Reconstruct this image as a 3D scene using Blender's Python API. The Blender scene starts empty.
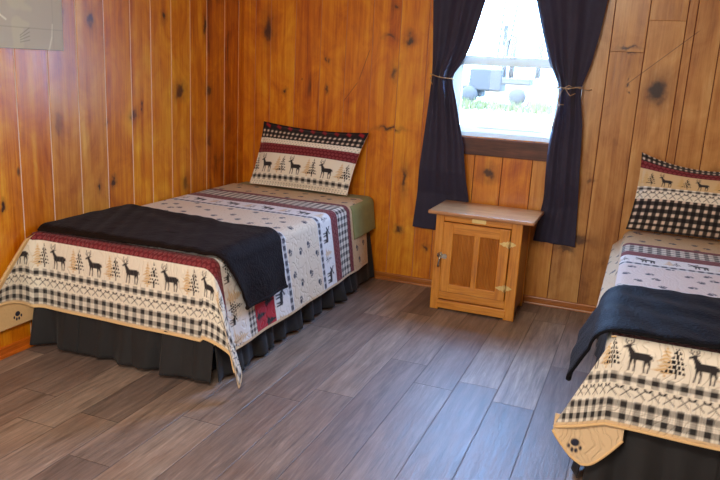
import bpy, bmesh, math, random
import numpy as np
from mathutils import Vector, Matrix
random.seed(7)
rng = np.random.default_rng(11)
PI = math.pi
scene = bpy.context.scene
COL = scene.collection

# ------------------------------------------------------------------ basics
def lin(c):
    return tuple(((x / 12.92) if x <= 0.04045 else ((x + 0.055) / 1.055) ** 2.4) for x in [v / 255.0 for v in c])
def linv(a):
    a = np.asarray(a, float) / 255.0
    return np.where(a <= 0.04045, a / 12.92, ((a + 0.055) / 1.055) ** 2.4)

def empty(name, loc=(0, 0, 0), parent=None):
    o = bpy.data.objects.new(name, None)
    o.empty_display_size = 0.05
    o.location = loc
    COL.objects.link(o)
    if parent:
        o.parent = parent
    return o
def tag(o, label, cat, group=None):
    o['label'] = label; o['category'] = cat
    if group: o['group'] = group
    return o
def thing(name, label, cat, loc=(0, 0, 0), group=None):
    return tag(empty(name, loc), label, cat, group)
def adopt(o, parent):
    """parent a child built in world coordinates"""
    o.parent = parent
    w = Vector((0, 0, 0)); p = parent
    while p:
        w += p.location; p = p.parent
    o.location = o.location - w
    return o
def link(name, me, mat=None, parent=None):
    o = bpy.data.objects.new(name, me)
    COL.objects.link(o)
    if mat is not None:
        for m in (mat if isinstance(mat, (list, tuple)) else [mat]):
            me.materials.append(m)
    if parent is not None: adopt(o, parent)
    return o
def finish(name, bm, mat=None, parent=None, smooth=False):
    me = bpy.data.meshes.new(name)
    bmesh.ops.recalc_face_normals(bm, faces=bm.faces[:])
    bm.to_mesh(me); bm.free()
    if smooth:
        for p in me.polygons: p.use_smooth = True
    return link(name, me, mat, parent)
def box(bm, x0, x1, y0, y1, z0, z1, bev=0.0, seg=2):
    r = bmesh.ops.create_cube(bm, size=1.0)
    vs = r['verts']
    for v in vs:
        v.co = Vector(((x0 + x1) / 2 + v.co.x * (x1 - x0), (y0 + y1) / 2 + v.co.y * (y1 - y0), (z0 + z1) / 2 + v.co.z * (z1 - z0)))
    if bev > 0:
        es = list({e for v in vs for e in v.link_edges})
        bmesh.ops.bevel(bm, geom=es, offset=bev, segments=seg, affect='EDGES', profile=0.5)
def boxobj(name, dims, mat, parent=None, bev=0.0, seg=2):
    bm = bmesh.new(); box(bm, *dims, bev=bev, seg=seg)
    return finish(name, bm, mat, parent)
def tube(bm, pts, r, n=8, closed=False):
    pts = [Vector(p) for p in pts]; rings = []
    m = len(pts)
    for i, p in enumerate(pts):
        a = pts[(i - 1) % m] if (closed or i > 0) else p
        b = pts[(i + 1) % m] if (closed or i < m - 1) else p
        t = (b - a).normalized()
        up = Vector((0, 0, 1)) if abs(t.z) < 0.9 else Vector((1, 0, 0))
        s = t.cross(up).normalized(); u = s.cross(t)
        rr = r(i / max(1, m - 1)) if callable(r) else r
        rings.append([bm.verts.new(p + s * (rr * math.cos(k * 2 * PI / n)) + u * (rr * math.sin(k * 2 * PI / n))) for k in range(n)])
    for i in range(m if closed else m - 1):
        A, B = rings[i], rings[(i + 1) % m]
        for k in range(n):
            bm.faces.new((A[k], A[(k + 1) % n], B[(k + 1) % n], B[k]))
    if not closed:
        bm.faces.new(rings[0][::-1]); bm.faces.new(rings[-1])
def prism(bm, poly, origin, ux, uy, un, depth):
    """extrude a 2-D polygon"""
    o, ux, uy, un = Vector(origin), Vector(ux), Vector(uy), Vector(un)
    a = [bm.verts.new(o + ux * p[0] + uy * p[1]) for p in poly]
    b = [bm.verts.new(o + ux * p[0] + uy * p[1] + un * depth) for p in poly]
    bm.faces.new(a[::-1]); bm.faces.new(b)
    for i in range(len(poly)):
        j = (i + 1) % len(poly)
        bm.faces.new((a[i], a[j], b[j], b[i]))
def lathe(bm, prof, center, axis, n=20):
    """prof: (radius, height) along axis"""
    c = Vector(center); ax = Vector(axis).normalized()
    t = Vector((1, 0, 0)) if abs(ax.x) < 0.9 else Vector((0, 1, 0))
    s = ax.cross(t).normalized(); u = ax.cross(s)
    rings = [[bm.verts.new(c + ax * h + s * (r * math.cos(2 * PI * k / n)) + u * (r * math.sin(2 * PI * k / n))) for k in range(n)] for r, h in prof]
    for A, B in zip(rings, rings[1:]):
        for k in range(n):
            bm.faces.new((A[k], A[(k + 1) % n], B[(k + 1) % n], B[k]))
    bm.faces.new(rings[0][::-1]); bm.faces.new(rings[-1])

# ------------------------------------------------------------------ materials
def newmat(name):
    m = bpy.data.materials.new(name); m.use_nodes = True
    nt = m.node_tree
    return m, nt, nt.nodes['Principled BSDF']
class N:
    """tiny node helper"""
    def __init__(s, nt): s.nt = nt
    def __call__(s, kind, ins=None, **props):
        n = s.nt.nodes.new(kind)
        for k, v in props.items(): setattr(n, k, v)
        for k, v in (ins or {}).items():
            if hasattr(v, 'is_output') or isinstance(v, bpy.types.NodeSocket):
                s.nt.links.new(v, n.inputs[k])
            else: n.inputs[k].default_value = v
        return n
    def math(s, op, a, b=None, c=None):
        d = {0: a}
        if b is not None: d[1] = b
        if c is not None: d[2] = c
        return s('ShaderNodeMath', d, operation=op).outputs[0]
    def ramp(s, fac, stops):
        n = s('ShaderNodeValToRGB', {0: fac})
        e = n.color_ramp.elements
        while len(e) < len(stops): e.new(0.5)
        for el, (p, c) in zip(e, stops):
            el.position = p; el.color = (*c, 1)
        return n.outputs[0]
    def mix(s, fac, a, b, blend='MIX'):
        n = s('ShaderNodeMix', data_type='RGBA', blend_type=blend)
        for i, v in ((0, fac), (6, a), (7, b)):
            if isinstance(v, bpy.types.NodeSocket): s.nt.links.new(v, n.inputs[i])
            else: n.inputs[i].default_value = v if i == 0 else (*v, 1)
        return n.outputs[2]
    def noise(s, vec, scale, detail=4, rough=0.55, dist=0.0):
        return s('ShaderNodeTexNoise', {'Vector': vec, 'Scale': scale, 'Detail': detail, 'Roughness': rough, 'Distortion': dist}).outputs[0]
    def range(s, v, a, b, c=0.0, d=1.0, smooth=True):
        return s('ShaderNodeMapRange', {0: v, 1: a, 2: b, 3: c, 4: d}, interpolation_type='SMOOTHSTEP' if smooth else 'LINEAR').outputs[0]

def simple(name, rgb, rough=0.5, metal=0.0, var=0.08, scale=30, bump=0.0, spec=0.5, sheen=0.0, coat=0.0):
    m, nt, b = newmat(name); g = N(nt)
    tc = g('ShaderNodeTexCoord').outputs['Object']
    f = g.noise(tc, scale)
    c = lin(rgb)
    dark = tuple(x * (1 - var) for x in c); light = tuple(min(1, x * (1 + var)) for x in c)
    nt.links.new(g.mix(f, dark, light), b.inputs['Base Color'])
    b.inputs['Roughness'].default_value = rough; b.inputs['Metallic'].default_value = metal
    b.inputs['Specular IOR Level'].default_value = spec
    if sheen: b.inputs['Sheen Weight'].default_value = sheen; b.inputs['Sheen Roughness'].default_value = 0.4
    if coat: b.inputs['Coat Weight'].default_value = coat; b.inputs['Coat Roughness'].default_value = 0.15
    if bump:
        bn = g('ShaderNodeBump', {'Height': f, 'Strength': bump, 'Distance': 0.005})
        nt.links.new(bn.outputs[0], b.inputs['Normal'])
    return m

def board_wood(name, axis, knots, stops, pale, rough=0.33, scratches=()):
    """knotty varnished pine boards; axis = horizontal world axis along the wall"""
    m, nt, b = newmat(name); g = N(nt)
    tc = g('ShaderNodeTexCoord').outputs['Object']
    sep = g('ShaderNodeSeparateXYZ', {0: tc})
    A = sep.outputs[0 if axis == 'x' else 1]; Z = sep.outputs[2]
    rnd = g('ShaderNodeAttribute', attribute_name='rnd').outputs['Fac']
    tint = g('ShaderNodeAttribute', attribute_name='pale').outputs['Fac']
    P = g('ShaderNodeCombineXYZ', {0: A, 1: g.math('MULTIPLY', rnd, 37.0), 2: Z}).outputs[0]
    st = g('ShaderNodeVectorMath', {0: P, 1: (9.0, 1.0, 0.55)}, operation='MULTIPLY').outputs[0]
    big = g.noise(st, 1.6, 5, 0.6, 0.6)                      # broad figure along the board
    st2 = g('ShaderNodeVectorMath', {0: P, 1: (60.0, 1.0, 1.6)}, operation='MULTIPLY').outputs[0]
    fine = g.noise(st2, 1.5, 6, 0.65, 0.4)                   # fine grain
    blot = g.noise(g('ShaderNodeVectorMath', {0: P, 1: (1.0, 1.0, 0.6)}, operation='MULTIPLY').outputs[0], 5.5, 5, 0.62, 1.2)                      # old varnish blotches
    v = g.math('ADD', g.math('MULTIPLY', big, 0.80), g.math('MULTIPLY', fine, 0.42))
    v = g.math('ADD', v, g.math('MULTIPLY', blot, 0.62))
    v = g.math('ADD', v, g.math('MULTIPLY', g.math('SUBTRACT', rnd, 0.5), 0.13))
    v = g.math('SUBTRACT', v, 0.385)
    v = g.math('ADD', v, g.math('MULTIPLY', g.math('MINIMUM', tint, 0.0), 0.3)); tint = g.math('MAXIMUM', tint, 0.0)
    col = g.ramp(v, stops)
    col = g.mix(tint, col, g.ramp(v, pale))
    # explicit knots
    wob = g('ShaderNodeTexNoise', {'Vector': P, 'Scale': 16.0, 'Detail': 4.0}).outputs['Color']
    wv = g('ShaderNodeVectorMath', {0: wob, 1: (0.5, 0.5, 0.5)}, operation='SUBTRACT').outputs[0]
    wv = g('ShaderNodeVectorMath', {0: wv, 1: (0.075, 0.0, 0.11)}, operation='MULTIPLY').outputs[0]
    AZ = g('ShaderNodeCombineXYZ', {0: A, 1: 0.0, 2: Z}).outputs[0]
    AZ = g('ShaderNodeVectorMath', {0: AZ, 1: wv}, operation='ADD').outputs[0]
    tot = None; halo = None
    for (a, z, ra, rz, s) in knots:
        d = g('ShaderNodeVectorMath', {0: AZ, 1: (a, 0, z)}, operation='SUBTRACT').outputs[0]
        d = g('ShaderNodeVectorMath', {0: d, 1: (1 / ra, 0, 1 / rz)}, operation='MULTIPLY').outputs[0]
        L = g('ShaderNodeVectorMath', {0: d}, operation='LENGTH').outputs['Value']
        k = g.range(L, 0.35, 1.15, s, 0.0)
        h = g.range(L, 0.6, 2.6, s * 0.45, 0.0)
        tot = k if tot is None else g.math('MAXIMUM', tot, k)
        halo = h if halo is None else g.math('MAXIMUM', halo, h)
    # small natural pin knots
    vo = g('ShaderNodeTexVoronoi', {'Vector': g('ShaderNodeVectorMath', {0: P, 1: (5.0, 1.0, 2.2)}, operation='MULTIPLY').outputs[0], 'Scale': 0.75, 'Randomness': 1.0})
    pin = g.range(vo.outputs['Distance'], 0.015, 0.055, 0.8, 0.0)
    tot = g.math('MAXIMUM', tot, pin)
    for (xa, za, xb, zb) in scratches:                        # long scratches in the varnish
        L = math.hypot(xb - xa, zb - za); ux, uz = (xb - xa) / L, (zb - za) / L
        rel = g('ShaderNodeVectorMath', {0: g('ShaderNodeCombineXYZ', {0: A, 1: 0.0, 2: Z}).outputs[0], 1: (xa, 0, za)}, operation='SUBTRACT').outputs[0]
        al = g('ShaderNodeVectorMath', {0: rel, 1: (ux, 0, uz)}, operation='DOT_PRODUCT').outputs['Value']
        ac = g.math('ABSOLUTE', g('ShaderNodeVectorMath', {0: rel, 1: (-uz, 0, ux)}, operation='DOT_PRODUCT').outputs['Value'])
        k = g.math('MULTIPLY', g.range(ac, .0008, .0030, .75, 0.0), g.range(g.math('ABSOLUTE', g.math('SUBTRACT', al, L / 2)), L / 2 - .03, L / 2, 1.0, 0.0))
        tot = g.math('MAXIMUM', tot, k)
    col = g.mix(halo, col, (0.13, 0.032, 0.004))
    col = g.mix(tot, col, (0.035, 0.012, 0.006))
    nt.links.new(col, b.inputs['Base Color'])
    b.inputs['Roughness'].default_value = rough
    nt.links.new(g.range(fine, 0.2, 0.8, rough - 0.05, rough + 0.14), b.inputs['Roughness'])
    b.inputs['Coat Weight'].default_value = 0.22; b.inputs['Coat Roughness'].default_value = 0.22; b.inputs['Specular IOR Level'].default_value = 0.4
    bn = g('ShaderNodeBump', {'Height': g.math('ADD', fine, g.math('MULTIPLY', big, 1.2)), 'Strength': 0.22, 'Distance': 0.004})
    nt.links.new(bn.outputs[0], b.inputs['Normal'])
    return m

def wood(name, c1, c2, c3, along='z', rough=0.35, scale=1.0, coat=0.3):
    m, nt, b = newmat(name); g = N(nt)
    tc = g('ShaderNodeTexCoord').outputs['Object']
    s = {'z': (70, 70, 4), 'x': (4, 70, 70), 'y': (70, 4, 70)}[along]
    s = tuple(v * scale for v in s)
    p = g('ShaderNodeVectorMath', {0: tc, 1: s}, operation='MULTIPLY').outputs[0]
    n1 = g.noise(p, 1.0, 6, 0.6, 0.8); n2 = g.noise(tc, 6.0, 3)
    v = g.math('ADD', g.math('MULTIPLY', n1, 0.7), g.math('MULTIPLY', n2, 0.3))
    col = g.ramp(v, [(0.3, lin(c1)), (0.5, lin(c2)), (0.7, lin(c3))])
    nt.links.new(col, b.inputs['Base Color'])
    b.inputs['Roughness'].default_value = rough
    b.inputs['Coat Weight'].default_value = coat; b.inputs['Coat Roughness'].default_value = 0.2
    bn = g('ShaderNodeBump', {'Height': n1, 'Strength': 0.15, 'Distance': 0.002})
    nt.links.new(bn.outputs[0], b.inputs['Normal'])
    return m

def fabric_attr(name, quilt=0.0, rough=0.85, weave=0.3):
    """cloth whose printed pattern is stored on the mesh"""
    m, nt, b = newmat(name); g = N(nt)
    at = g('ShaderNodeAttribute', attribute_name='print').outputs['Color']
    tc = g('ShaderNodeTexCoord').outputs['Object']
    nt.links.new(at, b.inputs['Base Color'])
    b.inputs['Roughness'].default_value = rough
    b.inputs['Specular IOR Level'].default_value = 0.25
    b.inputs['Sheen Weight'].default_value = 0.15
    if quilt:
        wn = g('ShaderNodeTexNoise', {'Vector': tc, 'Scale': 9.0, 'Detail': 2.0})
        w = g('ShaderNodeTexWave', {'Vector': g('ShaderNodeVectorMath', {0: tc, 1: g('ShaderNodeVectorMath', {0: wn.outputs['Color'], 1: (0.16, 0.16, 0.16)}, operation='MULTIPLY').outputs[0]}, operation='ADD').outputs[0], 'Scale': 13.0, 'Distortion': 2.0})
        h = g.range(w.outputs['Fac'], 0.0, 0.35)
        bn = g('ShaderNodeBump', {'Height': h, 'Strength': quilt, 'Distance': 0.006})
        nt.links.new(bn.outputs[0], b.inputs['Normal'])
    else:
        h = g.noise(tc, 320, 2)
        bn = g('ShaderNodeBump', {'Height': h, 'Strength': weave, 'Distance': 0.002})
        nt.links.new(bn.outputs[0], b.inputs['Normal'])
    return m

def plush(name, rgb, sheen=0.5, rough=0.75):
    m, nt, b = newmat(name); g = N(nt)
    tc = g('ShaderNodeTexCoord').outputs['Object']
    n1 = g.noise(tc, 7, 4, 0.6, 0.8); n2 = g.noise(tc, 90, 3)
    c = lin(rgb)
    nt.links.new(g.mix(n1, tuple(x * 0.5 for x in c), tuple(x * 1.5 for x in c)), b.inputs['Base Color'])
    b.inputs['Roughness'].default_value = rough
    b.inputs['Sheen Weight'].default_value = sheen; b.inputs['Sheen Roughness'].default_value = 0.35; b.inputs['Specular IOR Level'].default_value = 0.12
    bn = g('ShaderNodeBump', {'Height': g.math('ADD', n1, g.math('MULTIPLY', n2, 0.5)), 'Strength': 0.6, 'Distance': 0.014})
    nt.links.new(bn.outputs[0], b.inputs['Normal'])
    return m

def cloth(name, rgb, rough=0.7, sheen=0.15, trans=0.0, spec=0.3, bump=0.25):
    m, nt, b = newmat(name); g = N(nt)
    tc = g('ShaderNodeTexCoord').outputs['Object']
    n1 = g.noise(tc, 14, 4); n2 = g.noise(tc, 420, 2)
    c = lin(rgb)
    nt.links.new(g.mix(n1, tuple(x * 0.8 for x in c), tuple(x * 1.2 for x in c)), b.inputs['Base Color'])
    b.inputs['Roughness'].default_value = rough; b.inputs['Specular IOR Level'].default_value = spec
    b.inputs['Sheen Weight'].default_value = sheen
    bn = g('ShaderNodeBump', {'Height': g.math('ADD', n1, g.math('MULTIPLY', n2, 0.3)), 'Strength': bump, 'Distance': 0.006})
    nt.links.new(bn.outputs[0], b.inputs['Normal'])
    if trans:
        tr = g('ShaderNodeBsdfTranslucent', {0: (*[min(1, x * 2.5) for x in c], 1)})
        mx = g('ShaderNodeMixShader', {0: trans, 1: b.outputs[0], 2: tr.outputs[0]})
        nt.links.new(mx.outputs[0], nt.nodes['Material Output'].inputs[0])
    return m

def floor_mat():
    m, nt, b = newmat('vinyl_planks'); g = N(nt)
    tc = g('ShaderNodeTexCoord').outputs['Object']
    sep = g('ShaderNodeSeparateXYZ', {0: tc}); X, Y = sep.outputs[0], sep.outputs[1]
    W, L = 0.19, 1.22
    u = g.math('DIVIDE', g.math('ADD', X, 2.39 + 19 * W * 3), W)
    iu = g.math('FLOOR', u); fu = g.math('FRACT', u)
    r1 = g('ShaderNodeTexWhiteNoise', {'W': iu}, noise_dimensions='1D').outputs['Value']
    v = g.math('ADD', g.math('DIVIDE', Y, L), g.math('MULTIPLY', r1, 7.3))
    iv = g.math('FLOOR', v); fv = g.math('FRACT', v)
    cell = g('ShaderNodeCombineXYZ', {0: iu, 1: iv, 2: 0.0}).outputs[0]
    r2n = g('ShaderNodeTexWhiteNoise', {'Vector': cell}, noise_dimensions='3D')
    r2 = r2n.outputs['Value']
    P = g('ShaderNodeCombineXYZ', {0: X, 1: Y, 2: g.math('MULTIPLY', r2, 53.0)}).outputs[0]
    s1 = g('ShaderNodeVectorMath', {0: P, 1: (20, 1.6, 1)}, operation='MULTIPLY').outputs[0]
    n1 = g.noise(s1, 1.4, 6, 0.62, 0.9)
    s2 = g('ShaderNodeVectorMath', {0: P, 1: (95, 6, 1)}, operation='MULTIPLY').outputs[0]
    n2 = g.noise(s2, 1.2, 5, 0.7, 0.6)
    base = g.ramp(r2, [(0.0, lin((104, 90, 84))), (0.35, lin((118, 102, 94))), (0.65, lin((130, 114, 104))), (1.0, lin((146, 130, 117)))])
    val = g.math('ADD', g.math('MULTIPLY', n1, 1.1), g.math('MULTIPLY', n2, 0.75))
    val = g.range(val, 0.65, 1.2, 0.42, 1.62, False)
    vc = g('ShaderNodeCombineColor', {0: val, 1: val, 2: val}).outputs[0]
    col = g.mix(1.0, base, vc, 'MULTIPLY')
    # cerused pale streaks
    stk = g.range(n2, 0.60, 0.78)
    stk = g.math('MULTIPLY', stk, g.range(n1, 0.45, 0.65))
    col = g.mix(g.math('MULTIPLY', stk, 0.9), col, lin((196, 184, 172)))
    # brown warm islands
    col = g.mix(g.math('MULTIPLY', g.range(g.noise(P, 3.0, 3), 0.45, 0.75), 0.4), col, lin((112, 78, 58)))
    ed = g.math('MINIMUM', g.math('MINIMUM', fu, g.math('SUBTRACT', 1.0, fu)), g.math('MULTIPLY', g.math('MINIMUM', fv, g.math('SUBTRACT', 1.0, fv)), L / W))
    seam = g.range(ed, 0.004, 0.016, 1.0, 0.0)
    col = g.mix(g.math('MULTIPLY', seam, 0.6), col, (0.02, 0.015, 0.013))
    nt.links.new(col, b.inputs['Base Color'])
    nt.links.new(g.range(n2, 0.2, 0.8, 0.40, 0.56), b.inputs['Roughness'])
    b.inputs['Specular IOR Level'].default_value = 1.0
    h = g.math('SUBTRACT', g.math('MULTIPLY', n2, 0.8), g.math('MULTIPLY', seam, 2.0))
    bn = g('ShaderNodeBump', {'Height': h, 'Strength': 0.5, 'Distance': 0.003})
    nt.links.new(bn.outputs[0], b.inputs['Normal'])
    return m

# ------------------------------------------------------------------ room numbers
XL, XR = -2.722, 1.65          # left / right wall faces
YB, YF = 4.556, -1.1           # back / front wall faces
ZC = 2.42                      # ceiling
ORANGE = [(0.16, lin((92, 40, 2))), (0.35, lin((180, 88, 3))), (0.54, lin((212, 124, 8))), (0.82, lin((240, 174, 40)))]
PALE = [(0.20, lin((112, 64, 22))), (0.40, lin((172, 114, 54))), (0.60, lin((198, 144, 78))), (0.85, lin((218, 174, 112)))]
knL = [(3.036, 1.60, .022, .035, .8), (3.648, 1.666, .022, .03, .95), (3.80, 1.235, .05, .045, .85), (3.36, 1.093, .022, .032, .7), (3.43, 1.145, .01, .02, .9),
       (3.066, .741, .014, .025, .95), (3.178, .749, .014, .025, .9), (4.07, 1.645, .02, .05, .85), (4.116, 1.235, .03, .05, .8), (3.853, .65, .035, .05, .6),
       (2.79, 1.09, .03, .07, .35), (2.425, .734, .014, .02, .95), (4.12, .9, .02, .04, .5), (3.14, 1.07, .01, .012, .8), (2.83, 1.62, .03, .06, .35)]
knB = [(-2.53, 1.655, .035, .085, .9), (-2.393, 1.228, .014, .017, .9), (-2.256, 1.324, .008, .01, .9), (-2.085, 1.47, .01, .015, .8), (-2.06, 1.46, .012, .012, .7),
       (-2.075, 1.28, .01, .02, .8), (-1.495, 1.623, .026, .032, 1.0), (-1.604, 1.823, .014, .018, .8), (-1.632, 1.63, .04, .012, .7), (-1.59, 1.405, .02, .045, .8),
       (-1.60, 1.04, .075, .013, .9), (-1.479, .72, .02, .085, .85), (-1.49, .365, .02, .022, .85), (-1.293, .266, .014, .022, .8), (-0.914, .817, .045, .035, .9),
       (0.02, 1.385, .058, .075, 1.0), (-0.33, .457, .10, .03, .75), (0.40, .91, .035, .04, .9), (-.175, 1.615, .05, .01, .9), (-.145, 1.412, .007, .008, 1.0), (-.148, 1.445, .006, .007, 1.0), (-.135, 1.375, .006, .007, 1.0),
       (-0.38, .384, .05, .016, .7), (-.29, .84, .02, .016, .5), (-1.12, .55, .02, .03, .7)]
M_left = board_wood('pine_boards_left', 'y', knL, ORANGE, PALE, 0.32)
M_back = board_wood('pine_boards_back', 'x', knB, ORANGE, PALE, 0.36, [(-.165, 1.405, .20, 1.735), (-1.95, 1.19, -1.84, 1.34), (-1.84, 1.34, -1.765, 1.56)])
M_gap_left = simple('pale_tongue_wood', (244, 216, 184), 0.7)
M_gap_back = simple('raw_pink_tongue_wood', (190, 120, 84), 0.7)
M_gap_dark = simple('dark_red_gap', (84, 24, 14), 0.8)
M_trimwood = wood('baseboard_pine', (116, 62, 14), (164, 94, 26), (190, 118, 42), 'x', 0.35)
M_trimwoodY = wood('baseboard_pine_left', (150, 70, 12), (196, 100, 20), (214, 124, 36), 'y', 0.35)
M_apron = wood('dark_rough_window_trim', (44, 20, 12), (84, 42, 26), (120, 66, 42), 'x', 0.5, 0.6, 0.1)
M_vinyl = simple('white_window_vinyl', (226, 228, 232), 0.4, var=0.02)
def translucent(m, k, rgb):
    nt = m.node_tree; g = N(nt); b = nt.nodes['Principled BSDF']
    tr = g('ShaderNodeBsdfTranslucent', {0: (*lin(rgb), 1)})
    nt.links.new(g('ShaderNodeMixShader', {0: k, 1: b.outputs[0], 2: tr.outputs[0]}).outputs[0], nt.nodes['Material Output'].inputs[0])
translucent(M_vinyl, 0.30, (246, 240, 226))
M_floor = floor_mat()
M_ceil = simple('painted_ceiling', (226, 218, 204), 0.9, var=0.03)

# ------------------------------------------------------------------ walls of vertical boards
def board_wall(name, axis, seams, face, depth, zsplit, mats, hole=None, pale=lambda a: 0.0, gapfn=lambda a: 1, zt=ZC):
    """axis 'x': wall lies along x at y = face and faces -y; axis 'y': along y at x = face and faces +x"""
    bm = bmesh.new()
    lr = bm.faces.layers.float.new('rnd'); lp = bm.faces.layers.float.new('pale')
    def put(a0, a1, d0, d1, z0, z1, bev, mi, rv, pv):
        n0 = set(bm.faces)
        if axis == 'x': box(bm, a0, a1, face + d0, face + d1, z0, z1, bev, 1)
        else: box(bm, face - d1, face - d0, a0, a1, z0, z1, bev, 1)
        for f in bm.faces:
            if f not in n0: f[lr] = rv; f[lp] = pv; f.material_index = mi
    def pieces(a0, a1, z0, z1):
        if hole and a1 > hole[0] and a0 < hole[1]:
            out = []
            if a0 < hole[0]: out.append((a0, hole[0], z0, z1))
            b0, b1 = max(a0, hole[0]), min(a1, hole[1])
            if z0 < hole[2]: out.append((b0, b1, z0, min(z1, hole[2])))
            if z1 > hole[3]: out.append((b0, b1, max(z0, hole[3]), z1))
            if a1 > hole[1]: out.append((hole[1], a1, z0, z1))
            return out
        return [(a0, a1, z0, z1)]
    for i in range(len(seams) - 1):
        a0, a1 = seams[i], seams[i + 1]
        mid = (a0 + a1) / 2
        zs = [0.0] + sorted(zsplit.get(i, [])) + [zt]
        for z0, z1 in zip(zs, zs[1:]):
            rv = random.random()
            for (p0, p1, q0, q1) in pieces(a0 + (0.0032 if axis == 'y' else 0.0022), a1 - (0.0032 if axis == 'y' else 0.0022), z0 + 0.0008 * (z0 > 0), z1):
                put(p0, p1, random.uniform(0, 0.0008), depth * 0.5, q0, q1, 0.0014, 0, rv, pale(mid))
        for (p0, p1, q0, q1) in pieces(a0, a1, 0, zt):
            put(p0, p1, 0.0024 if axis == 'y' else 0.0034, depth, q0, q1, 0, gapfn(mid), 0, 0)
    o = finish(name, bm, mats)
    o['kind'] = 'structure'
    return o
sl = [YF]
seamsL = [2.345, 2.542, 2.738, 2.935, 3.137, 3.346, 3.523, 3.715, 3.909, 4.093, 4.305, 4.484]
y = 2.345
while y - 0.2 > YF: y -= 0.2; sl.insert(1, y)
sl = sl + seamsL + [YB + 0.06]
board_wall('wall_left', 'y', sl, XL, 0.05, {}, [M_left, M_gap_left],
           pale=lambda a: 0.3 if 2.7 < a < 3.15 else (-.25 if a > 4.05 else (-.1 if a > 3.65 else 0.0)), gapfn=lambda a: 1)  # boards near the corner tinted darker: older stain plus corner shade
sb = [XL - 0.05, -2.631, -2.511, -2.319, -2.129, -1.943, -1.755, -1.565, -1.375, -1.25, -1.11, -1.009, -.83, -.643, -.46, -.271, -.082, .117, .165, .303, .50, .69, .88, 1.07, 1.26, 1.45, XR]
HOLE = (-1.26, -0.40, 1.04, 2.12)
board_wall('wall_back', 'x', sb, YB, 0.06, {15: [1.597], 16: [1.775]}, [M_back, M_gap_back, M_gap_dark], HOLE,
           pale=lambda a: (-.35 if a < -2.52 else (-.4 if -2.3 < a < -2.15 else 0.0)) if a < -1.3 else (0.15 if a < -0.65 else (0.6 if a < -0.45 else 1.0)), gapfn=lambda a: 1 if a < -1.3 else 2)  # right boards paler by sheen put into tint; corner board: stain plus shade
sr = [YF + 0.2 * i for i in range(29)] + [YB]
sr = [s for s in sr if s < YB - 0.05] + [YB]
M_right = board_wood('pine_boards_right', 'y', knL[:3], ORANGE, PALE, 0.4)
def plain_wall(name, dims, mat):
    o = boxobj(name, dims, mat); o['kind'] = 'structure'; return o
bmR = board_wall('wall_right', 'y', sr, XR + 0.05, 0.05, {}, [M_right, M_gap_left], pale=lambda a: .3)
bmF = board_wall('wall_front', 'x', [XL + 0.19 * i for i in range(23)] + [XR], YF - 0.05, 0.05, {}, [M_back, M_gap_dark], pale=lambda a: .3)
plain_wall('ceiling', (XL - 0.05, XR + 0.05, YF - 0.05, YB + 0.06, ZC, ZC + 0.05), M_ceil)
plain_wall('floor', (XL - 0.05, XR + 0.05, YF - 0.05, YB + 0.06, -0.05, 0.0), M_floor)

def molding(name, a0, a1, axis, mat):
    bm = bmesh.new()
    prof = [(0, 0), (0.020, 0), (0.020, 0.006), (0.0175, 0.013), (0.013, 0.0165), (0.0095, 0.0175), (0.0095, 0.043), (0.008, 0.048), (0.004, 0.051), (0, 0.051)]
    if axis == 'x': prism(bm, prof, (a0, YB, 0), (0, -1, 0), (0, 0, 1), (1, 0, 0), a1 - a0)
    else: prism(bm, prof, (XL, a0, 0), (1, 0, 0), (0, 0, 1), (0, 1, 0), a1 - a0)
    o = finish(name, bm, mat); o['kind'] = 'structure'
molding('baseboard_back', XL + 0.02, XR, 'x', M_trimwood)
molding('baseboard_left', YF, YB, 'y', M_trimwoodY)

# ------------------------------------------------------------------ window
def glass_mat():
    m, nt, b = newmat('window_glass'); g = N(nt)
    tc = g('ShaderNodeTexCoord').outputs['Object']
    nz = g.noise(tc, 2.0, 2)
    tr = g('ShaderNodeBsdfTransparent', {0: (0.97, 0.985, 0.98, 1)})
    gl = g('ShaderNodeBsdfGlossy', {0: (1, 1, 1, 1), 1: 0.02})
    fr = g('ShaderNodeFresnel', {0: 1.45})
    f = g.math('MULTIPLY', fr.outputs[0], g.range(nz, 0.0, 1.0, 0.15, 0.25))
    mx = g('ShaderNodeMixShader', {0: f, 1: tr.outputs[0], 2: gl.outputs[0]})
    nt.links.new(mx.outputs[0], nt.nodes['Material Output'].inputs[0])
    return m
M_glass = glass_mat()
win = empty('window_1', ((HOLE[0] + HOLE[1]) / 2, YB, HOLE[2])); win['kind'] = 'structure'
hx0, hx1, hz0, hz1 = HOLE
yw0, yw1 = YB + 0.008, YB + 0.055
bm = bmesh.new()
box(bm, hx0, hx0 + 0.055, yw0, yw1, hz0, hz1, 0.003); box(bm, hx1 - 0.055, hx1, yw0, yw1, hz0, hz1, 0.003)
box(bm, hx0, hx1, yw0, yw1, hz1 - 0.05, hz1, 0.003); box(bm, hx0, hx1, yw0 - 0.006, yw1, hz0, hz0 + 0.026, 0.003)
finish('window_frame', bm, M_vinyl, win)
def sash(z0, z1, y0, y1, lift):
    bm = bmesh.new(); a, b_ = hx0 + 0.05, hx1 - 0.05
    box(bm, a, a + 0.075, y0, y1, z0, z1, 0.003); box(bm, b_ - 0.075, b_, y0, y1, z0, z1, 0.003)
    box(bm, a, b_, y0, y1, z0, z0 + 0.042, 0.004); box(bm, a, b_, y0, y1, z1 - 0.060, z1, 0.004)
    if lift: box(bm, -1.02, -0.62, y0 - 0.008, y0 + 0.002, z0 + 0.028, z0 + 0.036, 0.002)
    s = finish('sash', bm, M_vinyl, win)
    boxobj('pane', (a + 0.03, b_ - 0.03, (y0 + y1) / 2 - 0.002, (y0 + y1) / 2 + 0.002, z0 + 0.038, z1 - 0.050), M_glass, s)
sash(hz0 + 0.026, 1.540, YB + 0.012, YB + 0.032, True)
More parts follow.
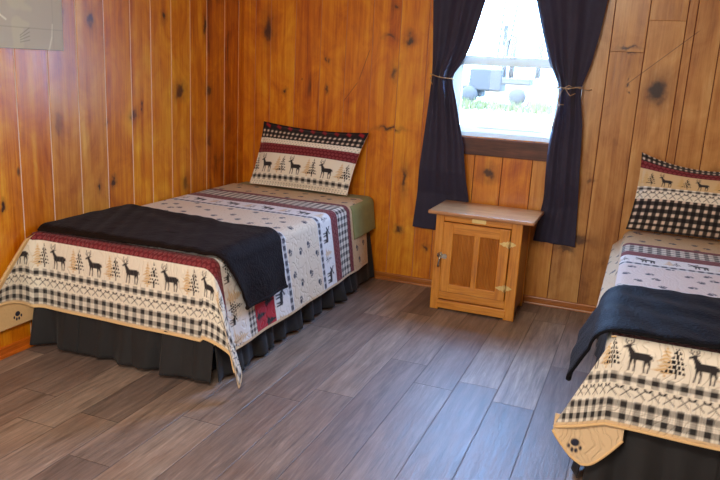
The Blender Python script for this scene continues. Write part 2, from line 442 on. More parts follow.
sash(1.490, hz1 - 0.04, YB + 0.034, YB + 0.054, False)
bm = bmesh.new(); box(bm, hx0 + 0.07, hx0 + 0.10, YB + 0.006, YB + 0.014, 1.50, 1.515, 0.002); box(bm, -0.85, -0.80, YB + 0.004, YB + 0.013, 1.525, 1.537, 0.003)
finish('sash_lock', bm, M_vinyl, win)
o = boxobj('trim_1', (-1.34, -0.366, YB - 0.020, YB + 0.001, 0.925, 1.034), M_apron, None, 0.003); o['kind'] = 'structure'

# ------------------------------------------------------------------ printed pattern drawing (stored on the cloth meshes)
def sm(d, w=0.0018):               # soft inside mask of a signed distance
    return np.clip(0.5 - d / (2 * w), 0, 1)
def cap(x, y, ax, ay, bx, by, ra, rb=None):
    rb = ra if rb is None else rb
    dx, dy = bx - ax, by - ay
    t = np.clip(((x - ax) * dx + (y - ay) * dy) / (dx * dx + dy * dy + 1e-12), 0, 1)
    return np.hypot(x - ax - t * dx, y - ay - t * dy) - (ra + (rb - ra) * t)
def union(*d):
    r = d[0]
    for k in d[1:]: r = np.minimum(r, k)
    return r
def deer(x, y):                    # unit stag, facing -x, feet at y=0
    return union(cap(x, y, -.16, .46, .24, .47, .115, .12), cap(x, y, -.18, .52, -.31, .73, .10, .055), cap(x, y, -.30, .76, -.44, .70, .06, .03),
                 cap(x, y, -.26, .79, -.17, .83, .025, .012), cap(x, y, -.20, .40, -.22, .20, .045, .025), cap(x, y, -.22, .20, -.25, 0, .022),
                 cap(x, y, -.12, .40, -.08, .20, .045, .025), cap(x, y, -.08, .20, -.10, 0, .022), cap(x, y, .26, .44, .33, .22, .07, .026), cap(x, y, .33, .22, .29, 0, .022),
                 cap(x, y, .20, .40, .18, .20, .06, .026), cap(x, y, .18, .20, .20, 0, .022), cap(x, y, .35, .52, .40, .42, .03, .015),
                 cap(x, y, -.30, .80, -.19, .92, .018), cap(x, y, -.19, .92, -.20, 1.08, .015), cap(x, y, -.24, .87, -.27, 1.0, .014),
                 cap(x, y, -.34, .80, -.43, .90, .018), cap(x, y, -.43, .90, -.40, 1.06, .015), cap(x, y, -.38, .85, -.33, .97, .014))
def moose(x, y):                   # unit moose facing -x
    return union(cap(x, y, -.18, .48, .25, .46, .15, .12), cap(x, y, -.22, .52, -.34, .60, .11, .08), cap(x, y, -.34, .60, -.50, .48, .075, .055),
                 cap(x, y, -.2, .4, -.22, 0, .05, .03), cap(x, y, -.08, .4, -.05, 0, .05, .03), cap(x, y, .2, .4, .18, 0, .06, .03), cap(x, y, .3, .42, .32, 0, .06, .03),
                 cap(x, y, -.30, .68, -.12, .78, .03, .06), cap(x, y, -.12, .78, -.10, .88, .03, .015), cap(x, y, -.34, .70, -.50, .80, .03, .05), cap(x, y, -.5, .8, -.52, .9, .03, .015))
def pine(x, y, gap=False):         # unit fir, trunk at x=0, foot y=0, top y=1
    k = y * 7.0
    fr = k - np.floor(k)
    w = 0.38 * (1.02 - y) * (0.34 + 0.66 * (1 - fr)) * (1 + 0.18 * np.sin(np.floor(k) * 2.7 + np.sign(x)))
    d = np.abs(x) - w
    d = np.where(y < 0.1, np.abs(x) - 0.035, d)
    d = np.where((y > 1.0) | (y < 0.0), 1.0, d)
    if gap:
        d = np.maximum(d, np.where((fr < 0.62) | (np.abs(x) < 0.035), -1.0, 1.0))
        d = np.maximum(d, np.where(np.sin(x * 55 + np.floor(k) * 2.1) > -0.55, -1.0, 1.0))
    return d * 0.8
CREAM = linv((237, 231, 216)); WHITE = linv((233, 230, 226)); BLACK = linv((27, 25, 29)); TAN = linv((216, 190, 152)); TREE = linv((206, 166, 100))
BURG = linv((104, 26, 36)); BURG2 = linv((176, 92, 96)); RED = linv((178, 24, 42)); CHAR = linv((46, 43, 46)); PINKW = linv((214, 198, 190)); NAVY = linv((40, 42, 60))
def over(c, mask, col):
    return c * (1 - mask[:, None]) + col[None, :] * mask[:, None]
def tile(s, p, off=0.0):
    k = np.floor((s - off) / p)
    return (s - off) - (k + 0.5) * p, k
def hashv(k, a=12.9898):
    v = np.sin(k * a + 1.7) * 43758.5453
    return v - np.floor(v)
def plaid(s, q, p, dark=BLACK, light=linv((242, 237, 224)), mid=None):
    a = sm(np.abs(tile(s, p)[0]) - p * 0.25, 0.0016); b = sm(np.abs(tile(q, p)[0]) - p * 0.25, 0.0016)
    f = 0.56 * a + 0.56 * b - 0.14 * a * b
    c = over(np.repeat(light[None, :], len(s), 0), np.clip(f, 0, 1), dark)
    fine = sm(np.abs(np.abs(tile(s, p)[0]) - p * 0.42) - 0.0012, 0.0016) * 0.22 + sm(np.abs(np.abs(tile(q, p)[0]) - p * 0.42) - 0.0012, 0.0016) * 0.22
    return over(c, np.clip(fine, 0, .5), dark)
def paws(c, s, q, p=0.14, size=0.03, seed=0.0, col=NAVY):
    for ox, oy in ((0, 0), (p / 2, p / 2)):
        x, kx = tile(s, p, ox + seed); y_, ky = tile(q, p, oy)
        h = hashv(kx * 7.13 + ky * 3.7 + ox * 9); h2 = hashv(kx * 2.3 + ky * 8.9 + 5 + ox)
        x = x + (h - .5) * p * .4; y_ = y_ + (h2 - .5) * p * .4
        an = (h - .5) * 2.4
        X = (x * np.cos(an) + y_ * np.sin(an)) / size; Y = (-x * np.sin(an) + y_ * np.cos(an)) / size
        d = union(np.hypot(X / 1.1, Y + .15) - .42, np.hypot(X + .5, (Y - .38) / 1.3) - .16, np.hypot(X + .18, (Y - .62) / 1.4) - .17, np.hypot(X - .18, (Y - .62) / 1.4) - .17, np.hypot(X - .5, (Y - .38) / 1.3) - .16)
        c = over(c, sm(d * size, 0.002), col)
    return c
def motif_row(c, s, q, q0, h, period, off, kinds):
    """row of animals and trees; kinds = [(kind, centre in the tile, scale)]"""
    x, k = tile(s, period, off); yy = q - q0
    for kind, cx, sc in kinds:
        X, Y = (x - cx) / (h * sc), yy / (h * sc)
        if kind == 'deer': c = over(c, sm(deer(X, Y) * h * sc, 0.0016), CHAR)
        elif kind == 'moose': c = over(c, sm(moose(X, Y) * h * sc, 0.0016), BLACK)
        elif kind == 'tan': c = over(c, sm(pine(X, Y) * h * sc, 0.002) * (0.62 + .3 * np.sin(Y * 60 + np.abs(X) * 25)), TREE)
        elif kind == 'black': c = over(c, sm(pine(X, Y, True) * h * sc, 0.0015), BLACK)
    return c
def draw(s, q, bands, base):
    c = np.repeat(np.asarray(base)[None, :], len(s), 0).astype(float)
    for b in bands:
        q0, q1, kind = b[:3]; arg = b[3] if len(b) > 3 else None
        idx = np.nonzero((q >= q0) & (q < q1))[0]
        if not len(idx): continue
        S, Q = s[idx], q[idx]; n = len(idx); h = q1 - q0
        rep = lambda col: np.repeat(col[None, :], n, 0)
        if kind == 'solid': k = rep(arg)
        elif kind == 'plaid': k = plaid(S, Q - q0, arg or 0.038)
        elif kind == 'check':                                    # one dark row between two light ones
            k = rep(linv((242, 237, 224))); p = 0.045
            a = sm(np.abs(tile(S, p)[0]) - p * .27, .002); m_ = sm(np.abs(Q - (q0 + q1) / 2) - h * .24, .002)
            k = over(k, np.clip(.52 * a + .60 * m_ - .14 * a * m_, 0, 1), BLACK)
        elif kind == 'dash':                                     # narrow dashed line on white
            k = rep(WHITE); p = 0.040
            a = sm(np.abs(tile(S, p)[0]) - p * .33, .002); m_ = sm(np.abs(Q - (q0 + q1) / 2) - h * .30, .002)
            k = over(k, np.clip(m_ * (.45 + .5 * a), 0, 1), NAVY)
        elif kind == 'gingham':                                  # light squares on black lattice
            p = arg or 0.03
            a = sm(np.abs(tile(S, p)[0]) - p * .21, .002); b_ = sm(np.abs(tile(Q - q0, p)[0]) - p * .21, .002)
            k = over(rep(BLACK), np.clip(.06 * (a + b_) + .85 * a * b_, 0, 1), linv((226, 208, 192)))
        elif kind == 'redcheck':
            k = rep(linv((30, 24, 28))); p = 0.085
            x, kk = tile(S, p); yv, ky = tile(Q - q0 + .5 * x, .05)
            k = over(k, sm(np.maximum(np.abs(x) - .018, np.abs(yv) - .011), .004), linv((150, 30, 40)))
        elif kind == 'axes':
            k = rep(CREAM); p = 0.046
            x, kk = tile(S, p); yv = (Q - (q0 + q1) / 2)
            r = min(h * .36, p * .36)
            d = union(cap(x, yv, -r, -r, r, r, .0016), cap(x, yv, -r, r, r, -r, .0016), cap(x, yv, -r * 1.15, r * .75, -r * .7, r * 1.1, .0034), cap(x, yv, r * .75, r * 1.1, r * 1.15, r * .75, .0034))
            k = over(k, sm(d, .0015), BLACK)
        elif kind == 'dots':
            k = rep(CREAM); p = 0.022
            x, kx = tile(S, p); yv, ky = tile(Q - q0, p * .7)
            k = over(k, sm(np.hypot(x - ((ky % 2) - .5) * p * .4, yv) - .003, .002) * .8, BLACK)
        elif kind == 'burg':
            k = rep(BURG); p = 0.026
            x, kx = tile(S + (np.floor((Q - q0) / p) % 2) * p * .5, p); yv, ky = tile(Q - q0, p)
            d = np.maximum(np.abs(x) + np.abs(yv) - p * .40, -(np.abs(x) + np.abs(yv) - p * .18))
            k = over(k, sm(d, .0025) * .55, BURG2)
        elif kind == 'deer':
            k = motif_row(rep(arg[2] if arg and len(arg) > 2 else CREAM), S, Q, q0 + h * .08, h * .84, arg[0], arg[1], [('deer', -arg[0] * .22, .95), ('tan', arg[0] * .20, .98), ('black', arg[0] * .36, 1.0)])
        elif kind == 'trees':
            k = motif_row(rep(WHITE), S, Q, q0 + h * .08, h * .8, .20, arg or 0.0, [('tan', -.03, 1.0), ('black', .02, .9), ('moose', .085, .5)])
        elif kind == 'moose':
            k = motif_row(rep(WHITE), S, Q, q0 + h * .14, h * .72, arg[0], arg[1], [('moose', -arg[0] * .2, 1.0), ('tan', arg[0] * .22, .95), ('black', arg[0] * .36, .8)])
        elif kind == 'redpine':
            k = rep(RED); p = 0.10
            for row in range(2):
                x, kk = tile(S, p, row * p * .5)
                k = over(k, sm(pine(x / (h * .52), (Q - q0 - h * (.02 + .48 * row)) / (h * .52)) * h * .52, .002), BLACK)
        elif kind == 'paws':
            k = paws(rep(arg if arg is not None else TAN), S, Q, .17, .029)
        c[idx] = k
    return c

def bands_at(yf, top=0.58):
    o = yf - 2.57
    B = [(2.16, 2.236, 'solid', TAN), (2.236, 2.322, 'plaid', .045), (2.322, 2.376, 'axes'), (2.376, 2.416, 'check'),
         (2.416, 2.556, 'deer', (.215, -.025 - 2.58)), (2.556, 2.635, 'burg'), (2.635, 2.80, 'trees', .02), (2.80, 2.875, 'plaid', .03), (2.875, 3.06, 'redpine'),
         (3.06, 3.205, 'moose', (.26, .10)), (3.205, 3.255, 'dash'), (3.255, 3.64, 'paws', linv((226, 209, 184))), (3.64, 3.69, 'dash'), (3.69, 3.83, 'moose', (.24, .03)),
         (3.83, 3.92, 'burg'), (3.92, 4.075, 'plaid', .045), (4.075, 4.12, 'burg'), (4.12, 4.6, 'paws', linv((208, 178, 136)))]
    return [(b[0] + o, b[1] + o) + tuple(b[2:]) for b in B]

# ------------------------------------------------------------------ cloth grid helper
def grid_mesh(name, P, keep=None, colors=None, mats=None, parent=None, smooth=True, flip=False):
    """P: (nu, nv, 3)"""
    nu, nv = P.shape[:2]
    idx = np.arange(nu * nv).reshape(nu, nv)
    f = np.stack([idx[:-1, :-1], idx[1:, :-1], idx[1:, 1:], idx[:-1, 1:]], -1).reshape(-1, 4)
    if keep is not None:
        kf = (keep[:-1, :-1] & keep[1:, :-1] & keep[1:, 1:] & keep[:-1, 1:]).reshape(-1)
        f = f[kf]
    if flip: f = f[:, ::-1]
    used = np.unique(f); remap = -np.ones(nu * nv, int); remap[used] = np.arange(len(used))
    co = P.reshape(-1, 3)[used]; f = remap[f]
    me = bpy.data.meshes.new(name)
    me.vertices.add(len(co)); me.vertices.foreach_set('co', co.astype(np.float32).ravel())
    me.loops.add(f.size); me.loops.foreach_set('vertex_index', f.astype(np.int32).ravel())
    me.polygons.add(len(f)); me.polygons.foreach_set('loop_start', (np.arange(len(f)) * 4).astype(np.int32))
    me.polygons.foreach_set('use_smooth', np.full(len(f), smooth))
    me.update(calc_edges=True)
    if colors is not None:
        at = me.attributes.new('print', 'FLOAT_COLOR', 'POINT')
        c = np.ones((len(co), 4), np.float32); c[:, :3] = colors.reshape(-1, 3)[used]
        at.data.foreach_set('color', c.ravel())
    me.validate()
    return link(name, me, mats, parent)
def solidify(o, t, offset=-1.0, mat_off=0):
    m = o.modifiers.new('thickness', 'SOLIDIFY'); m.thickness = t; m.offset = offset
    m.material_offset = mat_off; m.material_offset_rim = mat_off
    return o
def fold(a, r, fl):
    """distance past the start of a rounded edge -> (outwards, downwards)"""
    h = np.maximum(a - PI * r / 2, 0)
    t = np.clip(a / r, 0, PI / 2)
    out = np.where(a <= 0, a, r * np.sin(t) + fl * h)
    dn = np.where(a <= 0, 0, r * (1 - np.cos(t)) + np.sqrt(np.maximum(0, 1 - fl * fl)) * h)
    return out, dn, h
def wave(x, seed, n=5, lo=1.0, hi=6.0):
    r = np.random.default_rng(seed); v = np.zeros_like(x)
    for i in range(n):
        v += np.sin(x * r.uniform(lo, hi) * 2 * PI + r.uniform(0, 2 * PI)) * r.uniform(.4, 1) / n
    return v

M_quilt = fabric_attr('printed_quilt_cotton', quilt=0.55)
M_rev = simple('tan_quilt_reverse', (222, 188, 136), 0.9, var=0.06, scale=60, bump=0.3)
def add_paw(m, y0, z0, size):
    nt = m.node_tree; g = N(nt); b = nt.nodes['Principled BSDF']
    src = b.inputs['Base Color'].links[0].from_socket
    tc = g('ShaderNodeTexCoord').outputs['Object']; tot = None
    for dy, dz, ry, rz in ((0, .1, .30, .26), (-.42, -.18, .10, .16), (-.14, -.40, .11, .17), (.14, -.40, .11, .17), (.42, -.18, .10, .16)):
        d = g('ShaderNodeVectorMath', {0: tc, 1: (0, y0 + dy * size, z0 + dz * size)}, operation='SUBTRACT').outputs[0]
        d = g('ShaderNodeVectorMath', {0: d, 1: (0, 1 / (ry * size), 1 / (rz * size))}, operation='MULTIPLY').outputs[0]
        k = g.range(g('ShaderNodeVectorMath', {0: d}, operation='LENGTH').outputs['Value'], .85, 1.1, 1.0, 0.0)
        tot = k if tot is None else g.math('MAXIMUM', tot, k)
    nt.links.new(g.mix(tot, src, lin((40, 42, 60))), b.inputs['Base Color'])
add_paw(M_rev, 2.445, .195, .05)
M_bind = simple('tan_binding_tape', (224, 190, 138), 0.85, var=0.05, scale=80)
M_sham = fabric_attr('printed_sham_cotton', weave=0.3)
M_mattress = simple('white_mattress_ticking', (226, 224, 216), 0.9)
M_sheet = cloth('olive_green_sheet', (146, 148, 92), 0.85, 0.1)
M_skirt = cloth('black_ruffle_cotton', (36, 36, 38), 0.75, 0.06, 0, .3)
M_steel = simple('dark_bed_frame_steel', (60, 60, 64), 0.45, 0.9)

TOP = 0.58
# ------------------------------------------------------------------ beds
def make_bed(label, x0, x1, yf, yh, skirt_sides, group):
    t = thing('bed', label, 'bed', ((x0 + x1) / 2, (yf + yh) / 2, 0), group)
    boxobj('mattress', (x0 + 0.012, x1 - 0.012, yf + 0.012, yh, 0.345, TOP - 0.008), M_mattress, t, 0.04, 4)
    boxobj('box_spring', (x0 + 0.02, x1 - 0.02, yf + 0.025, yh, 0.16, 0.343), M_mattress, t, 0.02, 2)
    fr = boxobj('bed_frame', (x0 + 0.03, x1 - 0.03, yf + 0.04, yh - 0.01, 0.13, 0.159), M_steel, t, 0.004)
    for lx in (x0 + 0.10, x1 - 0.10):
        for ly in (yf + 0.15, yh - 0.15):
            bm = bmesh.new(); lathe(bm, [(0.016, 0.0), (0.018, 0.01), (0.014, 0.02), (0.014, 0.13)], (lx, ly, 0), (0, 0, 1), 12)
            finish('leg', bm, M_steel, t, True)
    # ruffled skirt: runs of gathered cloth hanging from under the mattress
    for run_i, (pa, pb, nrm, seed) in enumerate(skirt_sides):
        pa, pb, nrm = np.array(pa), np.array(pb), np.array(nrm)
        L = np.hypot(*(pb - pa)); nu = int(L / 0.008) + 1; nv = 26
        u = np.linspace(0, 1, nu)[:, None] * np.ones((1, nv)); v = np.ones((nu, 1)) * np.linspace(0, 1, nv)[None, :]
        rip = wave(u * L + 0.02 * v, seed, 4, 3.0, 8.0) * 1.3 + np.abs(wave(u * L - 0.03 * v, seed + 3, 3, 2.0, 5.0)) * 1.6
        fine = wave(u * L, seed + 9, 4, 10, 18)
        off = 0.002 + v * 0.030 + v ** 1.2 * 0.034 * rip + 0.008 * fine * v ** .5 * (1 - 0.45 * v)
        off = np.maximum(off, 0.002)
        zb = 0.012 + 0.010 * (wave(u * L, seed + 5, 3, .6, 2.0) + 1) * 0.8
        z = 0.36 * (1 - v) + zb * v
        P = np.zeros((nu, nv, 3))
        P[..., 0] = pa[0] + (pb[0] - pa[0]) * u + nrm[0] * off
        P[..., 1] = pa[1] + (pb[1] - pa[1]) * u + nrm[1] * off
        P[..., 2] = z
        sk = grid_mesh('bed_skirt', P, mats=[M_skirt], parent=t)
        solidify(sk, 0.003, 0.0)
    return t

LX0, LX1, LYF, LYH = -2.695, -1.68, 2.57, 4.53
RX0, RX1, RYF, RYH = -0.05, 0.96, 2.47, 4.53
bedL = make_bed('twin bed with black ruffled skirt standing along the left wall in the corner', LX0, LX1, LYF, LYH,
                [((LX0 + 0.0, LYF + 0.01), (LX0 + .27, LYF + 0.01), (0, -1), 3), ((LX0 + .26, LYF + 0.015), (LX0 + .77, LYF + 0.015), (0, -1), 31), ((LX0 + .76, LYF + 0.012), (LX1 + 0.01, LYF + 0.012), (0, -1), 8),
                 ((LX1 - 0.01, LYF), (LX1 - 0.01, LYH - 0.02), (1, 0), 21)], None)
bedR = make_bed('twin bed with black ruffled skirt at right, beyond the wooden cabinet', RX0, RX1, RYF, RYH,
                [((RX0 + 0.0, RYF + 0.03), (RX0 + .42, RYF + 0.03), (0, -1), 15), ((RX0 + .40, RYF + 0.032), (RX1, RYF + 0.032), (0, -1), 16), ((RX0 + 0.01, RYF + 0.03), (RX0 + 0.01, RYH - 0.02), (-1, 0), 18)], None)

# green sheet showing at the head of the left bed
def make_sheet():
    ss = np.arange(LX0 + 0.02, LX1 + 0.215, 0.012); qq = np.arange(4.15, 4.541, 0.012)
    S, Q = np.meshgrid(ss, qq, indexing='ij')
    a = S - (LX1 + 0.006 - 0.05)
    o_, d_, h = fold(a, 0.05, 0.14)
    P = np.stack([(LX1 + 0.006 - 0.05) + o_ + 0.004 * wave(Q, 4, 4, 2, 6) * np.clip(h * 8, 0, 1), Q, TOP - 0.004 - d_ + 0.01 * wave(Q, 44, 3, 1, 3) * np.clip(h * 5, 0, 1)], -1)
    o = grid_mesh('sheet', P, mats=[M_sheet]); solidify(o, 0.003, -1)
    adopt(o, bedL)
    o['label'] = 'olive green sheet showing at the head end of the mattress'
make_sheet()

# ------------------------------------------------------------------ quilts
def strip(name, pts, w, mat, parent, n=8):
    bm = bmesh.new(); tube(bm, pts, w, n); return finish(name, bm, mat, parent, True)

def make_quilt_left():
    st = 0.0040; r = 0.05; xs = LX1 - r; yfs = LYF + r
    ss = np.arange(LX0 - 0.452, xs + PI * r / 2 + 0.385, st)
    q0 = yfs - (PI * r / 2 + 0.318)
    qq = np.arange(q0, 4.392, st)
    S, Q = np.meshgrid(ss, qq, indexing='ij')
    a = S - xs; b = yfs - Q; aL = LX0 - S
    flS = 0.17 - 0.06 * np.clip((Q - 3.6) / 0.8, 0, 1); flF = 0.06
    X = S.copy(); Y = Q.copy(); Z = np.full_like(S, TOP)
    # side and foot
    oS, dS, hS = fold(a, r, flS); oF, dF, hF = fold(b, r, flF)
    side = (a > 0) & (b <= 0); foot = (b > 0) & (a <= 0); cor = (a > 0) & (b > 0)
    X = np.where(side, xs + oS + 0.012 * wave(Q, 5, 5, .8, 3.5) * np.clip(hS * 4, 0, 1), X); Z = np.where(side, TOP - dS, Z)
    Y = np.where(foot, yfs - oF - 0.014 * wave(S, 6, 5, .8, 3.2) * np.clip(hF * 4, 0, 1), Y); Z = np.where(foot, TOP - dF, Z)
    rho = np.hypot(a, b); th = np.degrees(np.arctan2(a, b))         # 0 = foot, 90 = side
    fl = flF + (flS - flF) * (th / 90)
    oC, dC, hC = fold(rho, r, fl)
    kt = [0, 15, 30, 40, 50, 58, 72, 90]
    tq = np.clip(th, 0, 90)
    def soft(vals):
        g_ = np.linspace(0, 90, 361); y_ = np.interp(g_, kt, vals); k_ = np.hanning(25); k_ /= k_.sum()
        return np.interp(tq, g_, np.convolve(np.pad(y_, 12, mode='edge'), k_, 'valid'))
    hx, hy = soft([0, .17, .31, .35, .37, .34, .23, .17]), soft([-.06, -.055, -.01, -.11, -.15, -.03, .05, 0])
    arc_ = np.minimum(rho / r, PI / 2); oA_ = r * np.sin(arc_); dA_ = r * (1 - np.cos(arc_))
    X = np.where(cor, xs + oA_ * np.sin(np.radians(th)) + hC * hx, X); Y = np.where(cor, yfs - oA_ * np.cos(np.radians(th)) + hC * hy, Y)
    Z = np.where(cor, TOP - dA_ - hC * 0.955, Z)
    # left: the cloth turns along the wall at the foot and makes a flat ear against it
    R = 0.06; tL = (LX0 + R) - S
    arc = np.clip(tL / R, 0, PI / 2); past = np.maximum(tL - PI * R / 2, 0)
    yo = R * (1 - np.cos(arc)) + past
    aa = np.maximum(aL, 0)
    earL = (tL > 0) & (b > 0) & (aa <= b)
    yo_c = np.minimum(yo, np.maximum(b, 0))
    xx = np.where(tL > 0, LX0 + R - R * np.sin(arc), S)
    xx = np.where(tL > 0, xx * np.clip(b / .06, 0, 1) + np.maximum(S, LX0) * (1 - np.clip(b / .06, 0, 1)), xx)
    X = np.where(earL, xx, X)
    rat = aa / np.maximum(b, 1e-4)
    Y = np.where(earL, yfs - oF - yo_c * .87, Y); Z = np.where(earL, TOP - dF + 0.60 * rat * (1 - rat) * b, Z)
    # folded-under half of that ear, reverse side to the room
    oA, dA, hA = fold(aa + 0.0, 0.03, 0.0)
    back = (aL > 0) & (b > 0) & (aa > b)
    X = np.where(back, LX0 - 0.009, X); Y = np.where(back, LYF - b * .87, Y); Z = np.where(back, TOP - aa * 0.97, Z)
    hang = (aL > 0) & (b <= 0)
    X = np.where(hang, LX0 - 0.006, X); Z = np.where(hang, TOP - aa * 0.97, Z)
    # soft unevenness of the top
    topm = np.clip(-a / .1, 0, 1) * np.clip(-b / .1, 0, 1) * np.clip(-aL / .05, 0, 1)
    Z = Z + topm * 0.006 * (wave(S, 12, 4, .5, 2.2) * wave(Q, 13, 4, .5, 2.2) * 2)
    X = np.maximum(X, XL + 0.010)
    s, q = S.ravel(), Q.ravel()
    c = draw(s, q, bands_at(LYF), CREAM).reshape(S.shape + (3,))
    edge = (S > ss[-1] - 0.014) | (Q < qq[0] + 0.013) | (Q > qq[-1] - 0.010) | (S < ss[0] + 0.014)
    c = np.where(edge[..., None], TAN, c)
    # rounded quilt corner on the right
    ca, cb = (S - (ss[-1] - 0.06)), ((qq[0] + 0.06) - Q)
    keep = ~((ca > 0) & (cb > 0) & (np.hypot(ca, cb) > 0.06))
    rim = (ca > 0) & (cb > 0) & (np.hypot(ca, cb) > 0.047)
    c = np.where(rim[..., None], TAN, c)
    P = np.stack([X, Y, Z], -1)
    o = grid_mesh('quilt', P, keep, c, [M_quilt, M_rev])
    solidify(o, 0.006, -1.0, 1)
    return o, P, ss, qq
qL, PL, ssL, qqL = make_quilt_left()
tag(qL, 'patterned deer, tree and check quilt spread over the bed in the left corner', 'quilt')

def make_quilt_right():
    st = 0.0042; r = 0.05; xs = RX0 + 0.045; yfs = RYF + r; xr = RX1 - r
    ss = np.arange(xs - PI * r / 2 - 0.36, xr + PI * r / 2 + 0.30, st)
    q0 = yfs - (PI * r / 2 + 0.25)
    qq = np.arange(q0, 4.44, st)
    S, Q = np.meshgrid(ss, qq, indexing='ij')
    aR = S - xr; b = yfs - Q; a = xs - S
    X = S.copy(); Y = Q.copy(); Z = np.full_like(S, TOP)
    oF, dF, hF = fold(b, r, 0.10)
    foot = b > 0
    Y = np.where(foot, yfs - oF - 0.012 * wave(S, 61, 5, .8, 3.0) * np.clip(hF * 4, 0, 1), Y); Z = np.where(foot, TOP - dF, Z)
    sideL = (a > 0) & (b <= 0); oS, dS, hS = fold(a, r, 0.72)
    X = np.where(sideL, xs - oS, X); Z = np.where(sideL, TOP - dS, Z)
    ear = (a > 0) & (b > 0)
    X = np.where(ear, xs - np.minimum(a, b) * 0.52, X); Z = np.where(ear, Z - 0.16 * np.minimum(a, b), Z)
    # right side and its corner
    oR, dR, hR = fold(aR, r, 0.12); sideR = (aR > 0) & (b <= 0)
    X = np.where(sideR, xr + oR, X); Z = np.where(sideR, TOP - dR, Z)
    cor = (aR > 0) & (b > 0); rho = np.hypot(aR, b); th = np.arctan2(aR, b); oC, dC, hC = fold(rho, r, 0.12)
    X = np.where(cor, xr + oC * np.sin(th), X); Y = np.where(cor, yfs - oC * np.cos(th), Y); Z = np.where(cor, TOP - dC, Z)
    topm = np.clip(-a / .1, 0, 1) * np.clip(-b / .1, 0, 1)
    Z = Z + topm * 0.006 * (wave(S, 22, 4, .5, 2.2) * wave(Q, 23, 4, .5, 2.2) * 2)
    keep = ~((a > 0) & (b > 0) & (a > b + st)) & ~((a > 0.15) & (b <= 0)) & ~((a > 0.02) & (b <= 0) & (Q < 2.85))
    s, q = S.ravel(), Q.ravel()
    B = bands_at(RYF + 0.07)
    B = [b_[:3] + (linv((224, 210, 202)),) if (b_[2] == 'paws' and b_[1] < 4.0) else b_ for b_ in B]  # paw band cooler than the left quilt's: window light put into its colour
    B = [(b_[0], b_[1], b_[2], (.205, .036)) if b_[2] == 'deer' else b_ for b_ in B]
    c = draw(s + 0.02, q, B, CREAM)
    ctan = paws(np.repeat(TAN[None, :], len(s), 0), s, q, .17, .03)
    c = np.where(((a > 0.045) & (b <= 0)).ravel()[:, None], ctan, c).reshape(S.shape + (3,))
    edge = (Q < qq[0] + 0.013)
    c = np.where(edge[..., None], TAN, c)
    P = np.stack([X, Y, Z], -1)
    o = grid_mesh('quilt', P, keep, c, [M_quilt, M_rev])
    solidify(o, 0.006, -1.0, 1)
    # folded-back corner hanging below the hem, tan reverse with one paw
    yb_ = RYF - 0.025
    A, Bp, C = np.array([-.172, .262]), np.array([.062, .262]), np.array([-.062, .105])
    n = 60
    U, V = np.meshgrid(np.linspace(0, 1, n), np.linspace(0, 1, n), indexing='ij')
    # outline: top edge A-B, lower edge rounded through C
    curve_x = lambda u: A[0] + (Bp[0] - A[0]) * u
    def low(u):
        left = A[1] - 0.045 + (C[1] - (A[1] - 0.045)) * np.clip(u / .47, 0, 1) ** .85
        right = C[1] + (Bp[1] - 0.03 - C[1]) * np.clip((u - .47) / .53, 0, 1) ** 1.3
        return np.where(u < .47, left, right)
    u = U; lowz = low(u)
    k = np.exp(-((u - .47) / .10) ** 2) * 0.014
    lowz = lowz + k
    x = curve_x(u) + 0.0 * V; z = A[1] + 0.015 + (lowz - A[1] - 0.015) * V
    yy = yb_ - 0.012 * V - 0.02 * np.sin(u * PI) * V + 0.012
    cc = np.repeat(TAN[None, :], n * n, 0)
    px, pz = (x.ravel() + .092) / .052, (z.ravel() - .185) / .052
    d = union(np.hypot(px / 1.15, pz - .12) - .26, np.hypot(px + .38, (pz + .18) / 1.5) - .10, np.hypot(px + .13, (pz + .40) / 1.5) - .11, np.hypot(px - .13, (pz + .40) / 1.5) - .11, np.hypot(px - .38, (pz + .18) / 1.5) - .10)
    cc = over(cc, sm(d * .052, .0018), NAVY).reshape(n, n, 3)
    f = grid_mesh('folded_corner', np.stack([x, yy, z], -1), None, cc, [M_quilt], o, flip=False)
    solidify(f, 0.006, 0.0)
    f['label'] = 'tan reverse of the quilt corner with a black paw print'
    pts = [(curve_x(t), yb_ + 0.0 - 0.02 * math.sin(t * PI), float(low(np.array(t)) + math.exp(-((t - .47) / .10) ** 2) * 0.014)) for t in np.linspace(0, 1, 40)]
    strip('binding', pts, 0.0055, M_bind, o)
    hem = [(float(P[i, 0, 0]), float(P[i, 0, 1]) - 0.003, float(P[i, 0, 2])) for i in range(0, len(ss), 5) if keep[i, 0] and keep[i, 1]]
    strip('binding', hem, 0.0055, M_bind, o)
    return o
qR = make_quilt_right()
tag(qR, 'patterned quilt with deer and axes over the bed at right, paw-printed corner hanging', 'quilt')
# binding tape and paw on the left quilt
hemL = [(PL[i, 0, 0], PL[i, 0, 1], PL[i, 0, 2]) for i in range(len(ssL)) if ssL[i] > LX0 - 0.30 and ssL[i] < ssL[-1] - 0.11][::5]
strip('binding', hemL, 0.0055, M_bind, qL)

